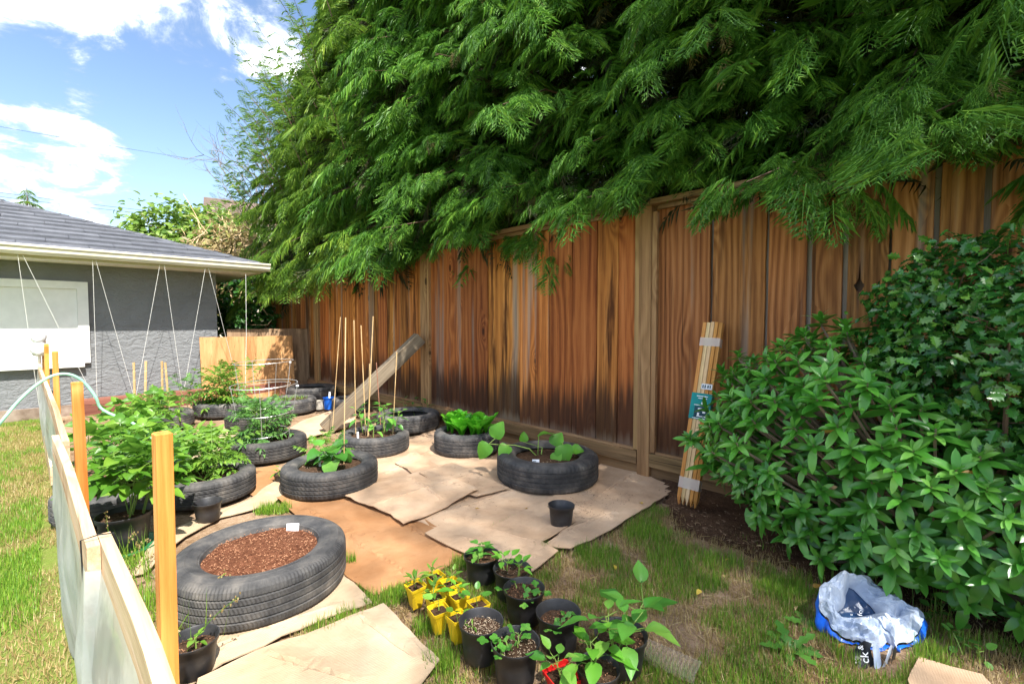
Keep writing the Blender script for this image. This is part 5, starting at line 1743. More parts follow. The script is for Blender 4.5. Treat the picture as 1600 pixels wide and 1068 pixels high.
# tomatoes and potatoes
plant('tomato_plant', 'lime green tomato plant sprawling on the far side of the tyre by the stake', 'tomato plant', V3(S2, -0.08, 0.05), 0.24, 64, 'tomato', M_lime, 0.1785, 6, stems=6, spread=0.10, lean=0.3, low=0.2)
plant('tomato_plant', 'pale tomato seedling at the near rim of the same tyre', 'tomato plant', V3(S2, 0.06, -0.03), 0.20, 26, 'tomato', M_lime, 0.126, 7, stems=3, spread=0.05, lean=0.2, low=0.3)
plant('tomato_plant', 'caged tomato plant with dark feathery leaves', 'tomato plant', S3, 0.33, 102, 'fine', M_tom, 0.17, 8, stems=6, spread=0.10, lean=0.2, low=0.1)
plant('potato_plant', 'leafy potato clump between four short brown stakes', 'potato plant', V3(S9, 0.0, 0.0), 0.22, 83, 'tomato', M_bean, 0.168, 9, stems=7, spread=0.14, lean=0.25, low=0.15)
plant('tomato_plant', 'tallest bushy tomato plant, pale green against the plywood', 'tomato plant', S10, 0.46, 142, 'tomato', M_lime, 0.1995, 10, stems=7, spread=0.14, lean=0.22, low=0.05)
plant('tomato_plant', 'young tomato with silvery leaves before the grey wall', 'tomato plant', Vector((-3.55, 5.10, 0.12)), 0.36, 32, 'fine', M_tom, 0.16, 11, stems=3, spread=0.06, lean=0.25, low=0.3)
# cucumber tyre with dill
plant('cucumber_plant', 'broad-leaved cucumber plant in the tyre on brown cardboard', 'cucumber plant', V3(S4, 0.02, 0.02), 0.13, 18, 'heart', M_pepper, 0.1265, 12, stems=3, spread=0.06, lean=0.3, low=0.3, petiole=0.5, pitch=(25, -35))
plant('dill_plant', 'feathery green herb behind the cucumber', 'herb', V3(S4, -0.13, 0.30, -0.10), 0.24, 41, 'fine', M_bean, 0.13, 13, stems=5, spread=0.09, lean=0.25, low=0.2)
# peppers with canes
for k, (dx, dy, h, lab) in enumerate(((-0.10, 0.03, 0.24, 'slim young pepper among the left canes'), (0.06, 0.02, 0.27, 'leafiest pepper plant in the cane tyre'), (0.02, -0.10, 0.12, 'small pepper seedling at the near rim of the cane tyre'), (0.13, 0.06, 0.20, 'pepper beside the last bamboo cane'))):
    plant('pepper_plant', lab, 'pepper plant', V3(S5, dx, dy), h, (9, 20, 5, 9)[k], 'ovate', M_pepper, 0.105, 20 + k, stems=(1, 2, 1, 1)[k], spread=0.03, lean=0.15, low=0.35, petiole=0.35, stem_r=0.004, pitch=(40, -25))
plant('weed_clump', 'leafy weed clump growing at the foot of the fence post', 'weed', Vector((-1.02, 4.93, 0.0)), 0.26, 34, 'ovate', M_weed, 0.11, 26, stems=6, spread=0.14, lean=0.3, low=0.2)
# lettuce
plant('lettuce_clump', 'dense clump of bright upright lettuce filling its tyre', 'lettuce', V3(S7, -0.02, 0), 0.02, 210, 'spoon', M_lettuce, 0.185, 30, stems=21, spread=0.185, lean=0.1, low=0.1, petiole=0.0, pitch=(88, 62), rosette=True)
# squash
def sprawl(base, arms, label, seed):
    r = random.Random(seed)
    t = thing('squash_plant', label, 'squash plant', base)
    mb = MB()
    ms = own_copies('heart', M_squash)
    for pts, leaves in arms:
        P = [Vector(p) for p in pts]
        mb.tube(P, [0.0045, 0.004, 0.0032, 0.0025][:len(P)] + [0.002] * max(0, len(P) - 4), 5)
        for (p, d, up, L) in leaves:
            o = bpy.data.objects.new('leaf', ms[r.randrange(2)])
            COL.objects.link(o)
            o.parent = t
            o.matrix_local = Matrix.Translation(Vector(p)) @ basis(Vector(d), Vector(up)).to_4x4() @ Matrix.Diagonal((L, L, L, 1))
            mb.tube([P[-1], Vector(p)], 0.002, 4, cap=False)
    mb.build('stem', M_stem, t, smooth=True)
sprawl(V3(S8, -0.06, 0.04), [
    ([(0, 0, -0.01), (-0.06, 0, 0.05), (-0.16, 0.0, 0.075), (-0.24, -0.03, 0.085), (-0.33, -0.06, 0.10)], [((-0.33, -0.06, 0.10), (-0.6, -0.3, -0.75), (-0.3, -0.9, 0.3), 0.115), ((-0.29, -0.04, 0.13), (0.35, 0.1, 0.9), (-0.5, -0.8, 0.2), 0.125), ((-0.20, -0.05, 0.085), (-0.5, -0.4, -0.5), (-0.2, -0.8, 0.6), 0.10)]),
    ([(0, 0, -0.01), (0.0, 0.0, 0.07), (0.005, 0.0, 0.13)], [((0.0, 0.0, 0.13), (0.85, 0.1, 0.40), (-0.3, 0.1, 0.9), 0.115)]),
    ([(0.02, 0, -0.01), (0.03, 0.03, 0.05)], [((-0.10, 0.05, 0.085), (0.1, 0.1, 1), (0.3, -0.9, 0.1), 0.07)]),
], 'squash seedling with leaves reaching over the lettuce tyre', 40)
sprawl(V3(S8, 0.10, 0.02), [
    ([(0, 0, -0.01), (-0.01, 0, 0.03), (-0.05, -0.05, 0.03)], [((-0.06, -0.08, -0.01), (0.45, 0.1, 0.8), (-0.5, -0.8, 0.3), 0.085)]),
    ([(0, 0, -0.01), (0.02, 0, 0.05), (0.0, 0.02, 0.10)], [((-0.05, 0.02, 0.07), (0.4, 0.2, 0.8), (-0.4, -0.85, 0.2), 0.105), ((0.0, -0.04, 0.095), (0.15, -0.35, -0.75), (-0.1, -0.8, 0.5), 0.125)]),
    ([(0.03, 0, -0.01), (0.06, -0.01, 0.05)], [((0.06, -0.02, 0.055), (0.9, -0.3, 0.05), (0.0, -0.6, 0.8), 0.085)]),
], 'squash seedling with one large round leaf in the same tyre', 41)
# tiny seedlings
plant('seedling_patch', 'patch of tiny yellow-green seedlings filling a far tyre', 'seedlings', S12, 0.05, 60, 'lance', M_lime, 0.045, 42, stems=20, spread=0.17, lean=0.2, low=0.4, petiole=0.1)
plant('seedling', 'tiny bright seedling in the black pot by the near stake', 'seedling', B3, 0.05, 9, 'ovate', M_lime, 0.035, 43, stems=2, spread=0.01, low=0.5)
plant('seedling', 'small seedling in the low black bowl', 'seedling', B9, 0.06, 8, 'lance', M_bean, 0.055, 44, stems=2, spread=0.02, low=0.4)
plant('pepper_seedling', 'low cluster of pepper seedlings in the farthest black pot', 'seedling', P1, 0.055, 20, 'ovate', M_pepper, 0.060, 45, stems=4, spread=0.040, low=0.6, pitch=(35, 0))
plant('pepper_seedling', 'upright pepper seedlings with pointed leaves in the second black pot', 'seedling', P2, 0.065, 18, 'ovate', M_squash, 0.062, 46, stems=4, spread=0.045, low=0.6, pitch=(65, 5))
plant('clover_seedling', 'clover-leaved seedlings spilling over the middle pot', 'seedling', P3, 0.035, 17, 'clover', M_pepper, 0.045, 47, stems=6, spread=0.060, lean=0.35, low=0.6)
plant('clover_seedling', 'round clover seedlings in the near pot, one stem stretching out', 'seedling', P5, 0.040, 20, 'clover', M_pepper, 0.046, 48, stems=7, spread=0.055, lean=0.3, low=0.6)
plant('clover_seedling', 'four flat clover seedlings in a half-filled pot', 'seedling', P6, 0.025, 8, 'clover', M_pepper, 0.046, 49, stems=4, spread=0.05, lean=0.2, low=0.7)
plant('seedling', 'two pale sprouts in the bare woodchip pot', 'seedling', P4, 0.02, 6, 'lance', M_lime, 0.022, 50, stems=2, spread=0.05, low=0.7)
ys = [('lance', M_lime, 0.060, 8, 'pale lance-leaved seedling in the corner yellow pot'), ('lance', M_lime, 0.055, 8, 'fine seedling in the back yellow pot'), ('ovate', M_lime, 0.045, 7, 'small seedling in the yellow pot beside the far black pot'), ('lance', M_bean, 0.050, 8, 'wispy seedling in the second row of yellow pots'),
      ('ovate', M_squash, 0.062, 7, 'tall-leaved seedling in the middle yellow pot'), ('round', M_pepper, 0.060, 2, 'single grey-green leaf in a yellow pot'), ('round', M_pepper, 0.050, 4, 'two-leaved seedling in the yellow pot behind the bare soil'), ('round', M_bean, 0.040, 3, 'tiny drooping sprout in the nearest yellow pot')]
for i, (k, m, sz, n, lab) in enumerate(ys):
    plant('seedling', lab, 'seedling', YP[i], 0.05, n, k, m, sz, 60 + i, low=0.4, pitch=(60, 10), petiole=0.3, stem_r=0.002, group='seedlings in the yellow pots')
plant('pepper_plant', 'large glossy pepper plant overhanging the cluster of pots', 'pepper plant', V3(P7, -0.02, 0, 0), 0.155, 22, 'ovate', M_pepper, 0.115, 70, stems=3, spread=0.05, lean=0.28, low=0.25, petiole=0.55, stem_r=0.0045, pitch=(50, 0))
plant('pepper_plant', 'pepper with broad pale leaves at the bottom edge of the picture', 'pepper plant', V3(P8, 0, 0, 0), 0.09, 10, 'ovate', M_squash, 0.095, 71, stems=2, spread=0.03, lean=0.3, low=0.3, petiole=0.5, pitch=(40, -5))
plant('pepper_plant', 'young pepper in the bright red pot', 'pepper plant', RP, 0.08, 8, 'ovate', M_pepper, 0.075, 72, lean=0.1, low=0.35, petiole=0.45, pitch=(50, 0))

# ------------------------------------------------------------------ canes, stakes, cages, strings, hose
def cane(label, top, bot_px, depth, r=0.0032, m=None, group='thin bamboo canes in the tyres', name='bamboo_cane', z0=None):
    g = G(*bot_px, z0 if z0 is not None else 0.13)
    b = AT(top[0], top[1], g.y + depth)
    mb = MB()
    d = (b - g)
    n = 7
    g0 = g - Vector((0, 0, 0.06))
    pts, rad = [], []
    for k in range(n):
        f = k / (n - 1)
        p_ = Vector((0, 0, 0)).lerp(b - g0, f)
        pts += [p_, p_ + (b - g0) * 0.012]
        rad += [r * 1.25, r]
    mb.tube(pts[:-1], rad[:-1], 6)
    o = mb.build(name, m or M_bamboo, loc=tuple(g0))
    return tag(o, label, 'cane', group)
cane('bamboo cane on the outside left of the cane tyre, leaning in', (532, 495), (519, 664), 0.06)
cane('tall bamboo cane standing in the cucumber tyre', (540, 496), (537, 727), 0.02)
cane('straight bamboo cane just past the cucumber cane', (553, 500), (556, 678), 0.0)
cane('bamboo cane leaning between the two thickest peppers', (564, 508), (572, 682), 0.02)
cane('tallest bamboo cane in front of the grey fence board', (583, 494), (574, 684), 0.03)
cane('short thick bamboo cane among the peppers', (578, 568), (575, 682), 0.0, 0.006)
cane('short reddish cane crossing the leaning timber', (588, 566), (595, 660), 0.05, 0.004, M_redbeam)
cane('bamboo cane at the outer rim nearest the fence post', (620, 550), (613, 679), 0.03)
for i, (tx, ty, bx, by) in enumerate(((209, 566, 211, 642), (228, 564, 226, 648), (253, 564, 254, 640), (258, 566, 265, 637))):
    cane(['short brown stake at the wall side of the potato tyre', 'short brown stake at the near rim of the potato tyre', 'upright brown stake in the middle of the potato tyre', 'slanted brown stake at the far rim of the potato tyre'][i], (tx, ty), (bx, by), 0.0, 0.010, M_bamboo, 'short stakes around the potato plant', 'garden_stake', 0.12)

def cage(label, c, z1, r1, z2, r2, z3, r3, seed):
    t = thing('tomato_cage', label, 'tomato cage', (c.x, c.y, 0))
    def ring(z, r, nm):
        MB().tube([(r * math.cos(2 * PI * k / 36), r * math.sin(2 * PI * k / 36), z + 0.012 * math.sin(2 * PI * k / 36 + seed)) for k in range(37)], 0.0026, 5, cap=False).build(nm, M_wire, t)
    ring(z1, r1, 'ring')
    ring(z2, r2, 'ring')
    ring(z3, r3, 'ring')
    for k in range(4):
        a = seed + k * PI / 2
        ca, sa = math.cos(a), math.sin(a)
        MB().tube([(r3 * 0.9 * ca, r3 * 0.9 * sa, 0.04), (r3 * ca, r3 * sa, z3), (r2 * ca, r2 * sa, z2), (r1 * ca, r1 * sa, z1)], 0.0026, 5).build('wire', M_wire, t)
    mk = MB().box((r1 * math.cos(seed), r1 * math.sin(seed) - 0.004, z1 - 0.02), (0.022, 0.002, 0.014))
    mk.build('tag', M_whitep, t)
cage('wire cage around the feathery tomato', Vector((-1.93, 3.60, 0)), 0.575, 0.235, 0.36, 0.20, 0.20, 0.17, 0.35)
cage('second wire cage standing behind, before the plywood', Vector((-2.50, 4.66, 0)), 0.66, 0.27, 0.42, 0.24, 0.22, 0.20, 0.9)

def on_plane(px, py, k):
    """sight line meets the upright plane y - x = k"""
    d = px_dir(px, py)
    t = k / (d.y - d.x)
    return Vector((d.x * t, d.y * t, CAM_H + d.z * t))
sl_ = [('string over the boarded window, the steeper of the first pair', (28, 404), (62, 640)), ('string slanting across the boarded window, other one of the first pair', (36, 405), (150, 628)), ('near-vertical string beside the window frame', (145, 413), (152, 628)), ('string slanting away from the window frame', (150, 414), (210, 622)),
       ('string of the middle pair leaning towards the window', (250, 421), (212, 621)), ('string of the middle pair leaning away from the window', (257, 421), (285, 612)), ('string near the wall corner leaning back to the middle', (321, 425), (287, 612)), ('string by the wall corner crossing the plywood', (326, 425), (372, 600))]
for lab, a, b in sl_:
    p0 = on_plane(*a, 9.66)
    p1 = on_plane(*b, 10.12)
    p0.z = 1.735
    p1.z = max(0.10, min(0.19, p1.z))
    mid = (p0 + p1) / 2 + Vector((0, 0, -0.004))
    tag(MB().tube([(0, 0, 0), mid - p0, p1 - p0], 0.0021, 5).build('string', M_string, loc=tuple(p0)), lab, 'string', 'strings from the gutter to the ground')
p0 = on_plane(384, 428, 9.66)
tag(MB().tube([(0, 0, 0), (0.0, -0.02, -0.8), (0, -0.08, 0.18 - p0.z)], 0.0022, 5).build('string', M_string, loc=tuple(p0)), 'string dropping straight from the end of the gutter', 'string', 'strings from the gutter to the ground')

hp = [(-3.60, 2.72, 0.012), (-3.25, 2.70, 0.20)] + [tuple(AT(px, py, d)) for px, py, d in ((0, 661, 2.70), (22, 634, 2.74), (45, 611, 2.78), (66, 595, 2.82), (85, 586, 2.86), (103, 584, 2.90), (120, 589, 2.94), (136, 602, 2.98), (150, 621, 3.01), (162, 641, 3.04))] + [(-2.52, 3.10, 0.36), (-2.40, 3.14, 0.20), (-2.30, 3.2, 0.04), (-2.1, 3.3, 0.012)]
def smooth_path(P, n=5):
    P = [Vector(p) for p in P]
    out = []
    for i in range(len(P) - 1):
        p0, p1, p2, p3 = P[max(i - 1, 0)], P[i], P[i + 1], P[min(i + 2, len(P) - 1)]
        for k in range(n):
            t = k / n
            out.append(0.5 * ((2 * p1) + (p2 - p0) * t + (2 * p0 - 5 * p1 + 4 * p2 - p3) * t * t + (3 * p1 - p0 - 3 * p2 + p3) * t ** 3))
    return out + [P[-1]]
tag(MB().tube(smooth_path(hp), 0.0088, 10).build('garden_hose', M_hose, smooth=True), 'pale green garden hose arching over the low fence', 'hose')

# leaning timber
a, b = G(508, 676), AT(656, 532, 4.86)
d = (b - a).normalized()
m3 = basis(d, (-0.35, -0.25, 1))
o = MB().box((0, (b - a).length / 2, 0), (0.125, (b - a).length, 0.125)).build('leaning_timber', M_beam)
o.matrix_world = Matrix.Translation(a + Vector((0, 0, 0.03))) @ m3.to_4x4()
bev = o.modifiers.new('edge', 'BEVEL'); bev.width = 0.006; bev.segments = 2
tag(o, 'heavy square weathered timber leaning on the fence post', 'timber')

# bundle of cedar stakes
bb, bt_ = G(1070, 803) + Vector((0.012, 0.010, 0.050)), Vector((1.185, 2.735, 1.06))
bundle = thing('stake_bundle', 'taped bundle of pointed cedar stakes leaning on the fence, with a teal label', 'stake bundle', bb)
dv = bt_ - bb
Lb = dv.length
m3 = basis(dv, (-0.62, -0.72, 0.3))
bundle.rotation_euler = m3.to_euler()
for k in range(5):
    for lay in range(2):
        w = 0.0195
        x = (k - 2) * 0.0224 + rng.uniform(-0.0008, 0.0008)
        y0 = 0.035 + rng.uniform(-0.004, 0.004)
        z = -lay * 0.021 - (rng.uniform(0.0, 0.004) if lay == 0 else 0)
        V = [(-w / 2, y0, -.01), (w / 2, y0, -.01), (w / 2, y0, .01), (-w / 2, y0, .01)]
        L2 = Lb - rng.uniform(0, 0.006)
        V += [(-w / 2, L2, -.01), (w / 2, L2, -.01), (w / 2, L2, .01), (-w / 2, L2, .01), (0, y0 - 0.045, 0)]
        mb = MB()
        mb.add([(v[0] + x, v[1], v[2] + z) for v in V], tris=[(0, 1, 8), (1, 2, 8), (2, 3, 8), (3, 0, 8)], quads=[(0, 4, 5, 1), (1, 5, 6, 2), (2, 6, 7, 3), (3, 7, 4, 0), (4, 7, 6, 5)])
        # long side along local Y; keep a wood grain axis by building in local space of a child
        o = mb.build('stake', M_cedarp if (k, lay) in ((1, 0), (2, 0)) else M_cedar, bundle)
def wrapband(y0, y1, m, nm, off=0.0008, x0=-0.0565, x1=0.0565, parent=None):
    V = [(x0, y0, 0.0105 + off), (x1, y0, 0.0105 + off), (x1, y1, 0.0105 + off), (x0, y1, 0.0105 + off), (x0 - .0005, y0, -0.033), (x1 + .0005, y0, -0.033), (x1 + .0005, y1, -0.033), (x0 - .0005, y1, -0.033)]
    mb = MB()
    mb.add(V, quads=[(0, 1, 2, 3), (4, 0, 3, 7), (1, 5, 6, 2)])
    return mb.build(nm, m, parent or bundle)
def tapem():
    m, w, out = new_mat('clear_tape')
    b = principled(w, (0.85, 0.80, 0.76), 0.2, 0.6)
    t = w.n('BsdfTransparent')
    ms = w.n('MixShader')
    ms.inputs[0].default_value = 0.55
    w.put(ms.inputs[1], b.outputs[0]); w.put(ms.inputs[2], t.outputs[0]); w.put(out.inputs[0], ms.outputs[0])
    return m
M_tape = tapem()
wrapband(0.085, 0.145, M_tape, 'tape')
wrapband(0.905, 0.955, M_tape, 'tape')
lb = wrapband(0.475, 0.625, M_label_teal, 'label', 0.0016)
wrapband(0.485, 0.550, M_label_dark, 'label_picture', 0.0024, -0.030, 0.048, bundle)
wrapband(0.650, 0.682, M_whitep, 'price_label', 0.0016, -0.010, 0.050, bundle)
mb = MB()
for (x, y, w, h) in ((0.005, 0.648, 0.062, 0.005), (0.008, 0.636, 0.050, 0.005), (0.012, 0.608, 0.014, 0.014), (-0.010, 0.596, 0.05, 0.004), (0.0, 0.575, 0.02, 0.010), (0.025, 0.560, 0.016, 0.014), (-0.005, 0.545, 0.012, 0.016), (0.012, 0.533, 0.05, 0.005), (0.0, 0.521, 0.07, 0.004)):
    y -= 0.04
    mb.add([(x - w / 2, y - h / 2, 0.0137), (x + w / 2, y - h / 2, 0.0137), (x + w / 2, y + h / 2, 0.0137), (x - w / 2, y + h / 2, 0.0137)], quads=[(0, 1, 2, 3)])
mb.build('label_print', M_lettering, bundle)
mb = MB()
for (x, y, w, h) in ((0.0, 0.706, 0.006, 0.018), (0.012, 0.706, 0.007, 0.018), (0.028, 0.706, 0.008, 0.016), (0.040, 0.706, 0.006, 0.018)):
    y -= 0.04
    mb.add([(x - w / 2, y - h / 2, 0.0130), (x + w / 2, y - h / 2, 0.0130), (x + w / 2, y + h / 2, 0.0130), (x - w / 2, y + h / 2, 0.0130)], quads=[(0, 1, 2, 3)])
mb.build('label_print', M_label_dark, bundle)

# blue carton and pale tub by the far tyres
g = G(514, 641)
t = thing('blue_tub', 'small blue plastic tub with seedlings beside the far tyres', 'tub', (g.x, g.y, 0.02), R(20))
mb = MB()
mb.lathe([(0.001, 0), (0.052, 0), (0.060, 0.13), (0.068, 0.13), (0.068, 0.14), (0.056, 0.14), (0.050, 0.01), (0.001, 0.01)], 18)
mb.build('tub_body', M_bluep, t)
MB().lathe([(0.001, 0.11), (0.056, 0.11)], 18).build('soil', M_soil, t, kind='stuff')
MB().box((0.01, -0.03, 0.16), (0.022, 0.002, 0.10)).build('marker', M_whitep, t)
g = G(499, 641)
t = thing('pale_tub', 'pale dirty tub standing next to the blue tub', 'tub', (g.x, g.y, 0.02))
MB().lathe([(0.001, 0), (0.050, 0), (0.058, 0.10), (0.060, 0.10), (0.056, 0.10), (0.048, 0.01), (0.001, 0.01)], 18).build('tub_body', mat('dirty_clear_plastic', [(0.45, 0.40, 0.32), (0.62, 0.58, 0.50)], scale=25, rough=0.4), t)

# white plant markers
for (base, dx, dy, w, h, rz_, lab, tiltx) in ((S1, 0.035, 0.180, 0.052, 0.036, 5, 'wide clear marker at the far rim of the bare compost', -0.25), (S4, -0.055, -0.03, 0.014, 0.075, 20, 'white upright marker beside the cucumber', -0.1), (S5, -0.095, -0.12, 0.014, 0.06, 25, 'white tilted marker at the near rim of the cane tyre', -0.3), (S7, -0.09, -0.158, 0.034, 0.03, 10, 'white oval marker at the front of the lettuce', -0.6), (S8, -0.085, -0.155, 0.045, 0.042, 0, 'small printed white marker among the squash', -0.35)):
    o = MB().box((0, 0, h / 2 - 0.008), (w, 0.0014, h)).build('plant_marker', M_whitep, loc=(base.x + dx, base.y + dy, base.z))
    o.rotation_euler = (tiltx, 0, R(rz_))
    tag(o, lab, 'plant marker', 'white plant markers in the tyres')
    if w > 0.04 and base is S8:
        mk = MB()
        for (x, z, ww, hh) in ((-0.008, 0.020, 0.022, 0.004), (0.004, 0.012, 0.028, 0.004)):
            mk.add([(x - ww / 2, -0.0011, z), (x + ww / 2, -0.0011, z), (x + ww / 2, -0.0011, z + hh), (x - ww / 2, -0.0011, z + hh)], quads=[(0, 1, 2, 3)])
        mk.build('marker_print', M_label_dark, o)

# clear corrugated tray
def cleartray():
    m, w, out = new_mat('clear_tray_plastic')
    b = principled(w, (0.55, 0.47, 0.40), 0.15, 0.6)
    t = w.n('BsdfTransparent')
    ms = w.n('MixShader')
    ms.inputs[0].default_value = 0.80
    w.put(ms.inputs[1], b.outputs[0]); w.put(ms.inputs[2], t.outputs[0]); w.put(out.inputs[0], ms.outputs[0])
    return m
a = G(1000, 1010)
t = thing('seed_tray', 'clear ribbed plastic tray lying behind the leafy pepper pot', 'tray', (a.x + 0.035, a.y - 0.055, 0.010), R(-38))
n = 40
V = []
for k in range(n + 1):
    x = -0.13 + 0.26 * k / n
    V += [(x, -0.045, 0.0), (x, -0.032, 0.022 + 0.003 * (k % 2)), (x, 0.032, 0.022 + 0.003 * (k % 2)), (x, 0.045, 0.0)]
mb = MB()
mb.add(V, quads=[(k * 4 + j, k * 4 + j + 1, (k + 1) * 4 + j + 1, (k + 1) * 4 + j) for k in range(n) for j in range(3)])
mb.build('tray_shell', cleartray(), t)

# ------------------------------------------------------------------ torn plastic bag
BG = G(1358, 1000)
bag = thing('plastic_bag', 'torn blue soil bag turned inside out, grey lining up, lying on the grass', 'bag', BG)
def loc3(px, py, d):
    return AT(px, py, d) - BG
OUT = [loc3(*q) for q in ((1313, 896, 1.66), (1291, 911, 1.63), (1275, 925, 1.59), (1281, 951, 1.545), (1292, 976, 1.52), (1318, 996, 1.49), (1345, 1008, 1.475), (1375, 1014, 1.467), (1403, 1016, 1.46), (1424, 1005, 1.475), (1434, 990, 1.49), (1440, 978, 1.48), (1446, 965, 1.52), (1424, 948, 1.60), (1392, 929, 1.66), (1355, 909, 1.70))]
INN = [loc3(*q) for q in ((1326, 918, 1.660), (1322, 932, 1.655), (1321, 946, 1.640), (1310, 956, 1.612), (1303, 959, 1.605), (1310, 964, 1.59), (1322, 965, 1.588), (1338, 965, 1.588), (1352, 962, 1.592), (1362, 960, 1.597), (1368, 958, 1.603), (1364, 953, 1.612), (1358, 946, 1.622), (1350, 938, 1.636), (1342, 930, 1.648), (1334, 922, 1.656))]
def loop(P, u):
    n = len(P)
    k = u * n
    i = int(k) % n
    return P[i].lerp(P[(i + 1) % n], k - int(k))
def rim(u):
    a = u * 2 * PI
    q = Vector((math.cos(a) * 2.3, math.sin(a) * 2.3, 1))
    k = 0.020 * noise.noise(q) + 0.013 * noise.noise(q * 2.7)
    o = loop(OUT, u)
    return o + Vector((math.cos(a) * 0.3, 0.2, 0.5)) * abs(k) * 1.6 + Vector((k, k * 0.6, 0))
def ridged(p, s):
    return 1 - 2 * abs(noise.noise(p * s))
r_bag = random.Random(5)
NU, NV = 84, 15
V = []
for i in range(NU):
    u = i / NU
    o, q = rim(u), loop(INN, u)
    for j in range(NV):
        v = j / (NV - 1)
        p_ = o.lerp(q, v)
        amp = math.sin(PI * min(1, v * 1.0)) * 0.9 + 0.12
        fold = Vector((p_.x * 0.8 + p_.y * 0.5, p_.y * 1.6 - p_.x * 0.4, p_.z))
        nn = ridged(fold + Vector((3, 1, 2)), 12.0) * 0.034 + ridged(fold + Vector((8, 1, 5)), 25.0) * 0.020 + r_bag.uniform(-0.003, 0.003)
        bul = 0.022 * math.sin(PI * v)
        V.append(p_ + Vector((-0.25, -0.55, 0.8)) * (amp * nn + bul))
idx = np.arange(NU * NV).reshape(NU, NV)
nx = np.roll(idx, -1, axis=0)
Q = np.stack([idx[:, :-1], idx[:, 1:], nx[:, 1:], nx[:, :-1]], -1).reshape(-1, 4)
link('lining', mesh_np('lining', np.array([v[:] for v in V]), [Q]), M_bag_grey, bag, smooth=False)
# pocket
bot = Vector((-0.06, 0.10, 0.02))
V = []
for i in range(96):
    q = loop(INN, i / 96)
    for j in range(6):
        v = j / 5
        p_ = q.lerp(bot + (q - bot) * 0.35, v)
        V.append(p_ + Vector((0.01, 0.015, -0.002)) * ridged(p_, 18) * v)
idx = np.arange(96 * 6).reshape(96, 6)
nx = np.roll(idx, -1, axis=0)
Q = np.stack([idx[:, :-1], idx[:, 1:], nx[:, 1:], nx[:, :-1]], -1).reshape(-1, 4)
mb = MB()
mb.add(np.array([v[:] for v in V]), quads=Q)
mb.add(np.array([V[i * 6 + 5][:] for i in range(96)] + [tuple(bot)]), tris=[(i, (i + 1) % 96, 96) for i in range(96)])
mb.build('inside', M_bag_navy, bag, smooth=True)
# blue outside under the rim
def skirt(u0, u1, n, push, name, m, z0=0.004):
    V = []
    c = sum(OUT, Vector((0, 0, 0))) / len(OUT)
    for i in range(n + 1):
        u = u0 + (u1 - u0) * i / n
        o = rim(u % 1.0)
        r_ = (o - c)
        r_.z = 0
        r_.normalize()
        for j in range(8):
            v = j / 7
            p_ = o + r_ * (push * math.sin(PI * 0.62 * v)) + Vector((0, 0, -1)) * ((o.z - z0) * v)
            p_ = p_ - r_ * (0.02 * v * v) - Vector((0, 0, 0.006 * (1 - v)))
            V.append(p_ + r_ * (ridged(p_, 15) * 0.008 * min(1, v * 2)))
    idx = np.arange((n + 1) * 8).reshape(n + 1, 8)
    Q = np.stack([idx[:-1, :-1], idx[:-1, 1:], idx[1:, 1:], idx[1:, :-1]], -1).reshape(-1, 4)
    return link(name, mesh_np(name, np.array([v[:] for v in V]), [Q]), m, bag, smooth=True)
skirt(-0.30, 0.36, 60, 0.012, 'printed_side', M_bag_blue)
skirt(0.362, 0.56, 16, 0.014, 'printed_side', M_bag_blue)
skirt(0.562, 0.70, 18, 0.012, 'printed_side', M_bag_blue)
def strip(pts, w, m, nm):
    pts = pts[::1]
    P = [loc3(*q) for q in pts]
    V = []
    for i, p_ in enumerate(P):
        for j in range(5):
            f = j / 4 - 0.5
            V.append(p_ + Vector((w * f, 0.02 * f, 0.006 * math.cos(f * 6) + 0.003 * math.sin(i * 2 + j))))
    mb = MB()
    mb.add([tuple(v) for v in V], quads=[(i * 5 + j, i * 5 + j + 1, (i + 1) * 5 + j + 1, (i + 1) * 5 + j) for i in range(len(P) - 1) for j in range(4)])
    return mb.build(nm, m, bag, smooth=True)
strip(((1350, 1004, 1.450), (1347, 1012, 1.425), (1349, 1024, 1.405), (1354, 1036, 1.392), (1358, 1044, 1.385)), 0.068, M_bag_black, 'black_panel')
strip(((1368, 1006, 1.425), (1370, 1018, 1.405), (1371, 1030, 1.393), (1374, 1043, 1.385), (1374, 1049, 1.378)), 0.036, M_bag_grey, 'torn_strip')
strip(((1392, 1010, 1.415), (1389, 1022, 1.40), (1383, 1034, 1.395), (1382, 1043, 1.39), (1390, 1052, 1.385)), 0.034, M_bag_grey, 'torn_strip')
strip(((1398, 1012, 1.415), (1397, 1022, 1.405), (1395, 1032, 1.40)), 0.030, M_bag_black, 'torn_strip')
def letters(body, size, p0, d, up, m, parent, name='lettering'):
    cu = bpy.data.curves.new(name, 'FONT')
    cu.body = body
    cu.size = size
    cu.extrude = 0.0004
    tmp = bpy.data.objects.new('tmp', cu)
    COL.objects.link(tmp)
    me = bpy.data.meshes.new_from_object(tmp, depsgraph=bpy.context.evaluated_depsgraph_get())
    bpy.data.objects.remove(tmp)
    bpy.data.curves.remove(cu)
    me.materials.clear()
    o = link(name, me, m, parent)
    x = Vector(d).normalized()
    z = x.cross(Vector(up)).normalized()
    y = z.cross(x)
    o.matrix_local = Matrix.Translation(p0) @ Matrix((x, y, z)).transposed().to_4x4()
    return o
letters('for', 0.026, loc3(1347, 962, 1.585), (0.15, 0.15, 0.9), (-0.95, -0.1, 0.1), M_lettering, bag)
letters('t', 0.016, loc3(1332, 961, 1.585), (0.15, 0.15, 0.9), (-0.95, -0.1, 0.1), M_lettering, bag)
letters('ck', 0.034, loc3(1358, 1036, 1.375), (0.05, 0.25, 0.9), (-0.97, 0.1, 0.1), M_lettering, bag)
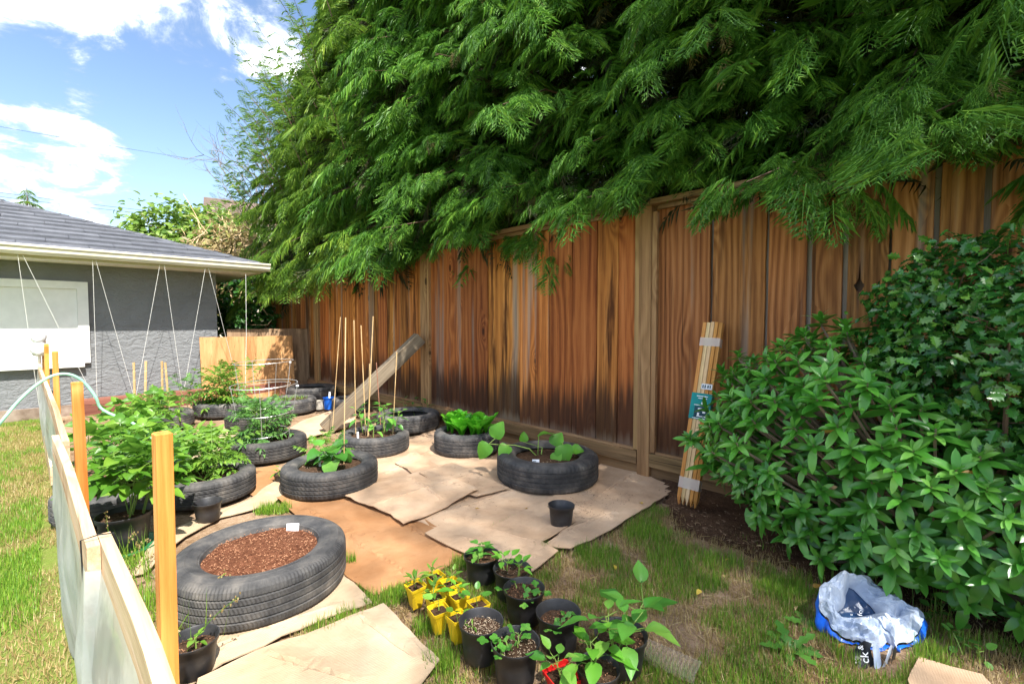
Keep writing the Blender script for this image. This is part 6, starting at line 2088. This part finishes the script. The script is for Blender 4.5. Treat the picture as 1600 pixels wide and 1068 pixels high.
letters('&', 0.022, loc3(1349, 1015, 1.402), (0.05, 0.25, 0.9), (-0.97, 0.1, 0.1), M_lettering, bag)

# ------------------------------------------------------------------ mulch under the bushes
ns, nt = 110, 46
V = []
edge = [G(*q).xy for q in ((1050, 800), (1062, 830), (1130, 850), (1210, 872), (1270, 905), (1300, 930), (1400, 950), (1470, 950), (1530, 985), (1620, 1030), (1900, 1100))]
for i in range(ns):
    s = -1.75 + 5.0 * i / (ns - 1)
    for j in range(nt):
        tt = 1.55 + 1.36 * j / (nt - 1)
        p_ = ST(s, tt)
        # distance to the irregular front edge
        best = 9
        inside = -1
        for k in range(len(edge) - 1):
            a, b = edge[k], edge[k + 1]
            ab = b - a
            f = max(0, min(1, (p_.xy - a).dot(ab) / ab.length_squared))
            dd = (p_.xy - a.lerp(b, f))
            if dd.length < best:
                best = dd.length
                inside = 1 if ab.x * dd.y - ab.y * dd.x > 0 else -1
        e = max(-1, min(1, inside * best / 0.12 + 0.5 * noise.noise(Vector((p_.x * 7, p_.y * 7, 4)))))
        V.append((p_.x, p_.y, 0.016 * e - 0.001 + 0.008 * noise.noise(Vector((p_.x * 14, p_.y * 14, 1))) + 0.02 * max(0, (tt - 2.2))))
idx = np.arange(ns * nt).reshape(ns, nt)
Q = np.stack([idx[:-1, :-1], idx[1:, :-1], idx[1:, 1:], idx[:-1, 1:]], -1).reshape(-1, 4)
link('mulch_soil', mesh_np('mulch_soil', np.array(V), [Q]), M_mulch, smooth=True, kind='structure')
mulch_poly = [(p_.x, p_.y) for p_ in edge] + [tuple(ST(3.2, 2.9).xy), tuple(ST(-1.6, 2.9).xy)]
def litter(name, n, poly, m, size, seed, z=0.02, wx=1.0):
    r = np.random.default_rng(seed)
    P = np.array(poly)
    x = r.uniform(P[:, 0].min(), P[:, 0].max(), n * 3)
    y = r.uniform(P[:, 1].min(), P[:, 1].max(), n * 3)
    q = pip(x, y, poly)
    x, y = x[q][:n], y[q][:n]
    k = len(x)
    T4 = (np.array([(-.25, -1, 0), (.25, -.9, .1), (.2, 1, 0), (-.2, .9, .05), (0, 0, .25)]), np.array([(0, 1, 4), (1, 2, 4), (2, 3, 4), (3, 0, 4)]))
    d = r.normal(size=(k, 3)) * np.array([1, 1, 0.15])
    v, f = scatter(T4, np.stack([x, y, np.full(k, z) + r.uniform(-.006, .006, k)], 1), frames(d, np.array([0, 0, 1.0]) + r.normal(size=(k, 3)) * 0.25), (size * r.uniform(0.5, 1.5, k))[:, None] * np.array([[wx, 1, wx]]))
    o = link(name, mesh_np(name, v, [f]), m, kind='stuff')
    return o
litter('bark_chips', 2600, mulch_poly, mat('bark_chip', [(0.10, 0.06, 0.035), (0.24, 0.15, 0.09), (0.38, 0.27, 0.17)], scale=40, rough=0.95, bump=0, rnd=0), 0.009, 3)

rpoly = [G(*q).xy for q in ((640, 1068), (600, 950), (720, 880), (880, 880), (1060, 770), (1250, 880), (1500, 930), (1650, 1000), (1500, 1110), (700, 1110))]
litter('straw_litter', 1500, rpoly, M_straw, 0.018, 5, 0.004, 0.22)
spoly = [G(*q).xy for q in ((850, 800), (905, 770), (990, 780), (960, 815), (880, 840))]
litter('spilled_soil', 260, spoly, M_soil, 0.004, 16, 0.030)
spoly = [G(*q).xy for q in ((640, 770), (700, 730), (800, 760), (760, 840), (660, 830))]
litter('spilled_soil', 90, spoly, M_soil, 0.004, 17, 0.036)
litter('soil_crumbs', 1800, rpoly, mat('soil_crumb', [(0.14, 0.085, 0.05), (0.30, 0.20, 0.13), (0.42, 0.31, 0.21)], scale=40, rough=0.95, bump=0, rnd=0), 0.005, 6, 0.003)
# ------------------------------------------------------------------ grass
BLADE = (np.array([(-.06, 0, 0), (.06, 0, 0), (-.045, .5, .05), (.045, .5, .05), (0, 1.0, .28)]), np.array([(0, 1, 3), (0, 3, 2), (2, 3, 4)]))
def in_any(x, y, polys):
    c = np.zeros(x.shape, bool)
    for p_ in polys:
        c |= pip(x, y, p_)
    return c
def nz2(x, y, s, seed):
    return np.array([noise.noise(Vector((a * s, b * s, seed))) + 0.5 * noise.noise(Vector((a * s * 2.7, b * s * 2.7, seed + 3))) for a, b in zip(x, y)])
def grass(name, x, y, hgt, m, seed, width=1.0, lean=0.55, z=-0.004):
    r = np.random.default_rng(seed)
    n = len(x)
    az = r.uniform(0, 2 * PI, n)
    ln = np.abs(r.normal(0, lean, n))
    d = np.stack([np.cos(az) * np.sin(ln), np.sin(az) * np.sin(ln), np.cos(ln) + 0.05], 1)
    side = np.stack([-np.cos(az), -np.sin(az), np.full(n, 0.25)], 1)
    L = hgt * r.uniform(0.55, 1.35, n)
    w = 0.0011 / 0.06 * 1.3 * width * np.ones(n)
    sc = np.stack([w, L, L], 1)
    v, f = scatter(BLADE, np.stack([x, y, np.full(n, z)], 1), frames(d, side), sc)
    return link(name, mesh_np(name, v, [f]), m, kind='stuff')
def sample(n, x0, x1, y0, y1, seed):
    r = np.random.default_rng(seed)
    return r.uniform(x0, x1, n), r.uniform(y0, y1, n), r.random(n)
tyre_keep = lambda x, y: np.all([np.hypot(x - a, y - b) > rr_ * 0.98 for a, b, rr_ in TYRES], axis=0)
# lawn outside the low fence
x, y, u = sample(400000, -5.6, -0.9, 0.85, 5.2, 1)
tl = (x + y) / math.sqrt(2)
k = (tl < 0.02) & (tl > -0.75) & (y - x < 10.1)
x, y, u, tl = x[k], y[k], u[k], tl[k]
nn = nz2(x, y, 3.2, 7)
dist = np.hypot(x, y)
keep = u < np.clip(1.25 - dist * 0.13, 0.4, 1)
g = (nn + (u - 0.5) * 0.35 > -0.10) & keep & (tl < -0.05)
grass('lawn_grass', x[g], y[g], 0.036, M_grass, 3, 1.0, 0.7)
g2 = (~(nn > 0.22)) & keep & (u < 0.50)
grass('dry_lawn_grass', x[g2], y[g2], 0.030, M_straw, 4, 0.9, 0.95)
bag_poly = [G(*q).xy for q in ((1270, 935), (1285, 985), (1330, 1022), (1350, 1050), (1400, 1058), (1430, 1015), (1450, 975), (1400, 935), (1320, 920))]
# patchy grass on the near side of the cardboard
x, y, u = sample(240000, -0.75, 2.3, 0.95, 2.75, 2)
k = (~in_any(x, y, CARD_POLYS)) & tyre_keep(x, y) & ((x + y) < 3.45) & ~pip(x, y, bag_poly)
x, y, u = x[k], y[k], u[k]
mul = pip(x, y, mulch_poly)
nn = nz2(x, y, 3.6, 21)
dens = np.clip((nn + 0.10) * 2.2, 0.0, 1) * np.where(mul, 0.12, 1.0) * 0.80
g = u < dens
grass('patchy_grass', x[g], y[g], 0.034, M_grass, 5, 1.0, 0.8)
d2 = np.clip((nn + 0.75) * 0.62, 0.12, 0.5) * np.where(mul, 0.25, 1.0)
g = (u > 0.5) & (u < 0.5 + d2)
grass('dry_patchy_grass', x[g], y[g], 0.030, M_straw, 6, 0.9, 1.05)
# tufts
def tuft(px, py, n, rad, h, seed, m=M_grass):
    c = G(px, py)
    r = np.random.default_rng(seed)
    a, q = r.uniform(0, 2 * PI, n), np.sqrt(r.random(n)) * rad
    return c.x + q * np.cos(a), c.y + q * np.sin(a) * 0.7
tx, ty = [], []
for i, (px, py, n, rad) in enumerate(((432, 797, 420, 0.085), (410, 800, 120, 0.05), (598, 940, 260, 0.07), (630, 930, 200, 0.06), (545, 968, 140, 0.05), (505, 985, 90, 0.05), (546, 880, 110, 0.03), (690, 1040, 260, 0.06), (665, 985, 220, 0.05), (210, 950, 500, 0.16), (190, 880, 300, 0.10), (205, 1010, 380, 0.13), (140, 790, 360, 0.14), (150, 760, 200, 0.10), (720, 885, 160, 0.05),
                                      (1015, 835, 420, 0.12), (935, 865, 340, 0.10), (1125, 880, 420, 0.10), (1105, 915, 300, 0.08), (1225, 925, 360, 0.10), (1050, 880, 300, 0.12), (1430, 1020, 300, 0.09), (1340, 1030, 200, 0.08), (850, 862, 60, 0.02), (1480, 1010, 160, 0.12), (500, 690, 160, 0.10))):
    a, b = tuft(px, py, n, rad, 0.06, i)
    tx.append(a); ty.append(b)
tx, ty = np.concatenate(tx), np.concatenate(ty)
k = tyre_keep(tx, ty) & ~pip(tx, ty, bag_poly)
grass('grass_tufts', tx[k], ty[k], 0.050, M_grass, 9, 1.1, 0.65)
lx, ly = [], []
for i, (px, py, n, rad) in enumerate(((200, 960, 60, 0.12), (225, 900, 50, 0.10), (150, 800, 40, 0.10), (250, 1050, 16, 0.06), (300, 1040, 8, 0.05), (700, 1055, 14, 0.05), (560, 610, 40, 0.2), (640, 640, 30, 0.2), (1330, 935, 20, 0.1), (1465, 960, 14, 0.08))):
    a, b = tuft(px, py, n, rad, 0.2, i + 40)
    lx.append(a); ly.append(b)
grass('long_grass', np.concatenate(lx), np.concatenate(ly), 0.17, M_grass, 10, 1.0, 0.5)

# tall flowering grass by the big pot
sh = MB()
spk = MB()
r = random.Random(4)
for (px, py, tipx, tipy, dd) in ((262, 1010, 352, 895, 0.1), (258, 1068, 372, 932, 0.06), (180, 905, 212, 832, 0.0), (185, 900, 232, 842, 0.02), (175, 890, 165, 800, 0.0), (200, 930, 216, 850, -0.02), (270, 960, 330, 940, 0.0), (190, 870, 215, 812, 0.1), (196, 925, 240, 868, 0.05)):
    a = G(px, py)
    b = AT(tipx, tipy, a.y + dd)
    mid = a.lerp(b, 0.55) + Vector((0, 0, 0.03))
    P = smooth_path([a, mid, b], 5)
    sh.tube(P, 0.0011, 4, cap=False)
    for q in range(14):
        p_ = P[-1 - q % 5] + Vector((r.gauss(0, 0.006), r.gauss(0, 0.006), r.gauss(0, 0.006)))
        spk.box(p_, (0.003, 0.003, 0.006))
sh.build('grass_stalks', M_grass, kind='stuff')
spk.build('grass_seed_heads', M_straw, kind='stuff')

# weeds and fallen leaves
for i, (px, py, n, sz, lab) in enumerate(((1235, 1015, 11, 0.13, 'jagged dandelion rosette on the bare soil in front of the bag'), (1262, 975, 7, 0.10, 'small dandelion just behind the larger rosette'), (1255, 862, 10, 0.07, 'toothed weed at the edge of the mulch under the rhododendron'), (1195, 838, 7, 0.05, 'tiny weed on the dark mulch near the stakes'))):
    plant('dandelion', lab, 'weed', G(px, py, 0.004), 0.02, n, 'tooth', M_weed, sz, 90 + i, rosette=True, petiole=0.05, pitch=(40, 6))
for i, (px, py, n, h, lab) in enumerate(((1515, 1015, 12, 0.06, 'round-leaved weed beyond the bag, towards the picture edge'), (1570, 985, 12, 0.07, 'round-leaved weed under the rhododendron at the picture edge'), (1480, 960, 10, 0.05, 'small round-leaved weed just beyond the bag'), (1345, 905, 10, 0.06, 'round-leaved weed behind the peak of the bag'))):
    plant('broadleaf_weed', lab, 'weed', G(px, py, 0.004), h, n, 'round', M_weed, 0.05, 95 + i, stems=3, spread=0.05, lean=0.3, low=0.3)
r = np.random.default_rng(8)
pts = [G(*q) for q in ((1246, 955), (1130, 905), (1118, 860), (1175, 885), (1285, 900), (1270, 925), (1140, 880), (1235, 890), (1410, 975), (1450, 960), (1500, 960), (1470, 950), (1160, 850), (1190, 860), (1095, 930), (1300, 950), (1320, 1015), (960, 890), (820, 800), (742, 800), (1000, 790))]
org = np.array([(p_.x, p_.y, 0.022) for p_ in pts])
d = r.normal(size=(len(pts), 3)) * np.array([1, 1, 0.2])
v, f = scatter(LT_OV, org, frames(d, np.array([0, 0, 1.0]) + r.normal(size=(len(pts), 3)) * 0.35), 0.030 * r.uniform(0.6, 1.2, len(pts)))
link('fallen_leaves', mesh_np('fallen_leaves', v, [f]), M_fallen, kind='stuff')
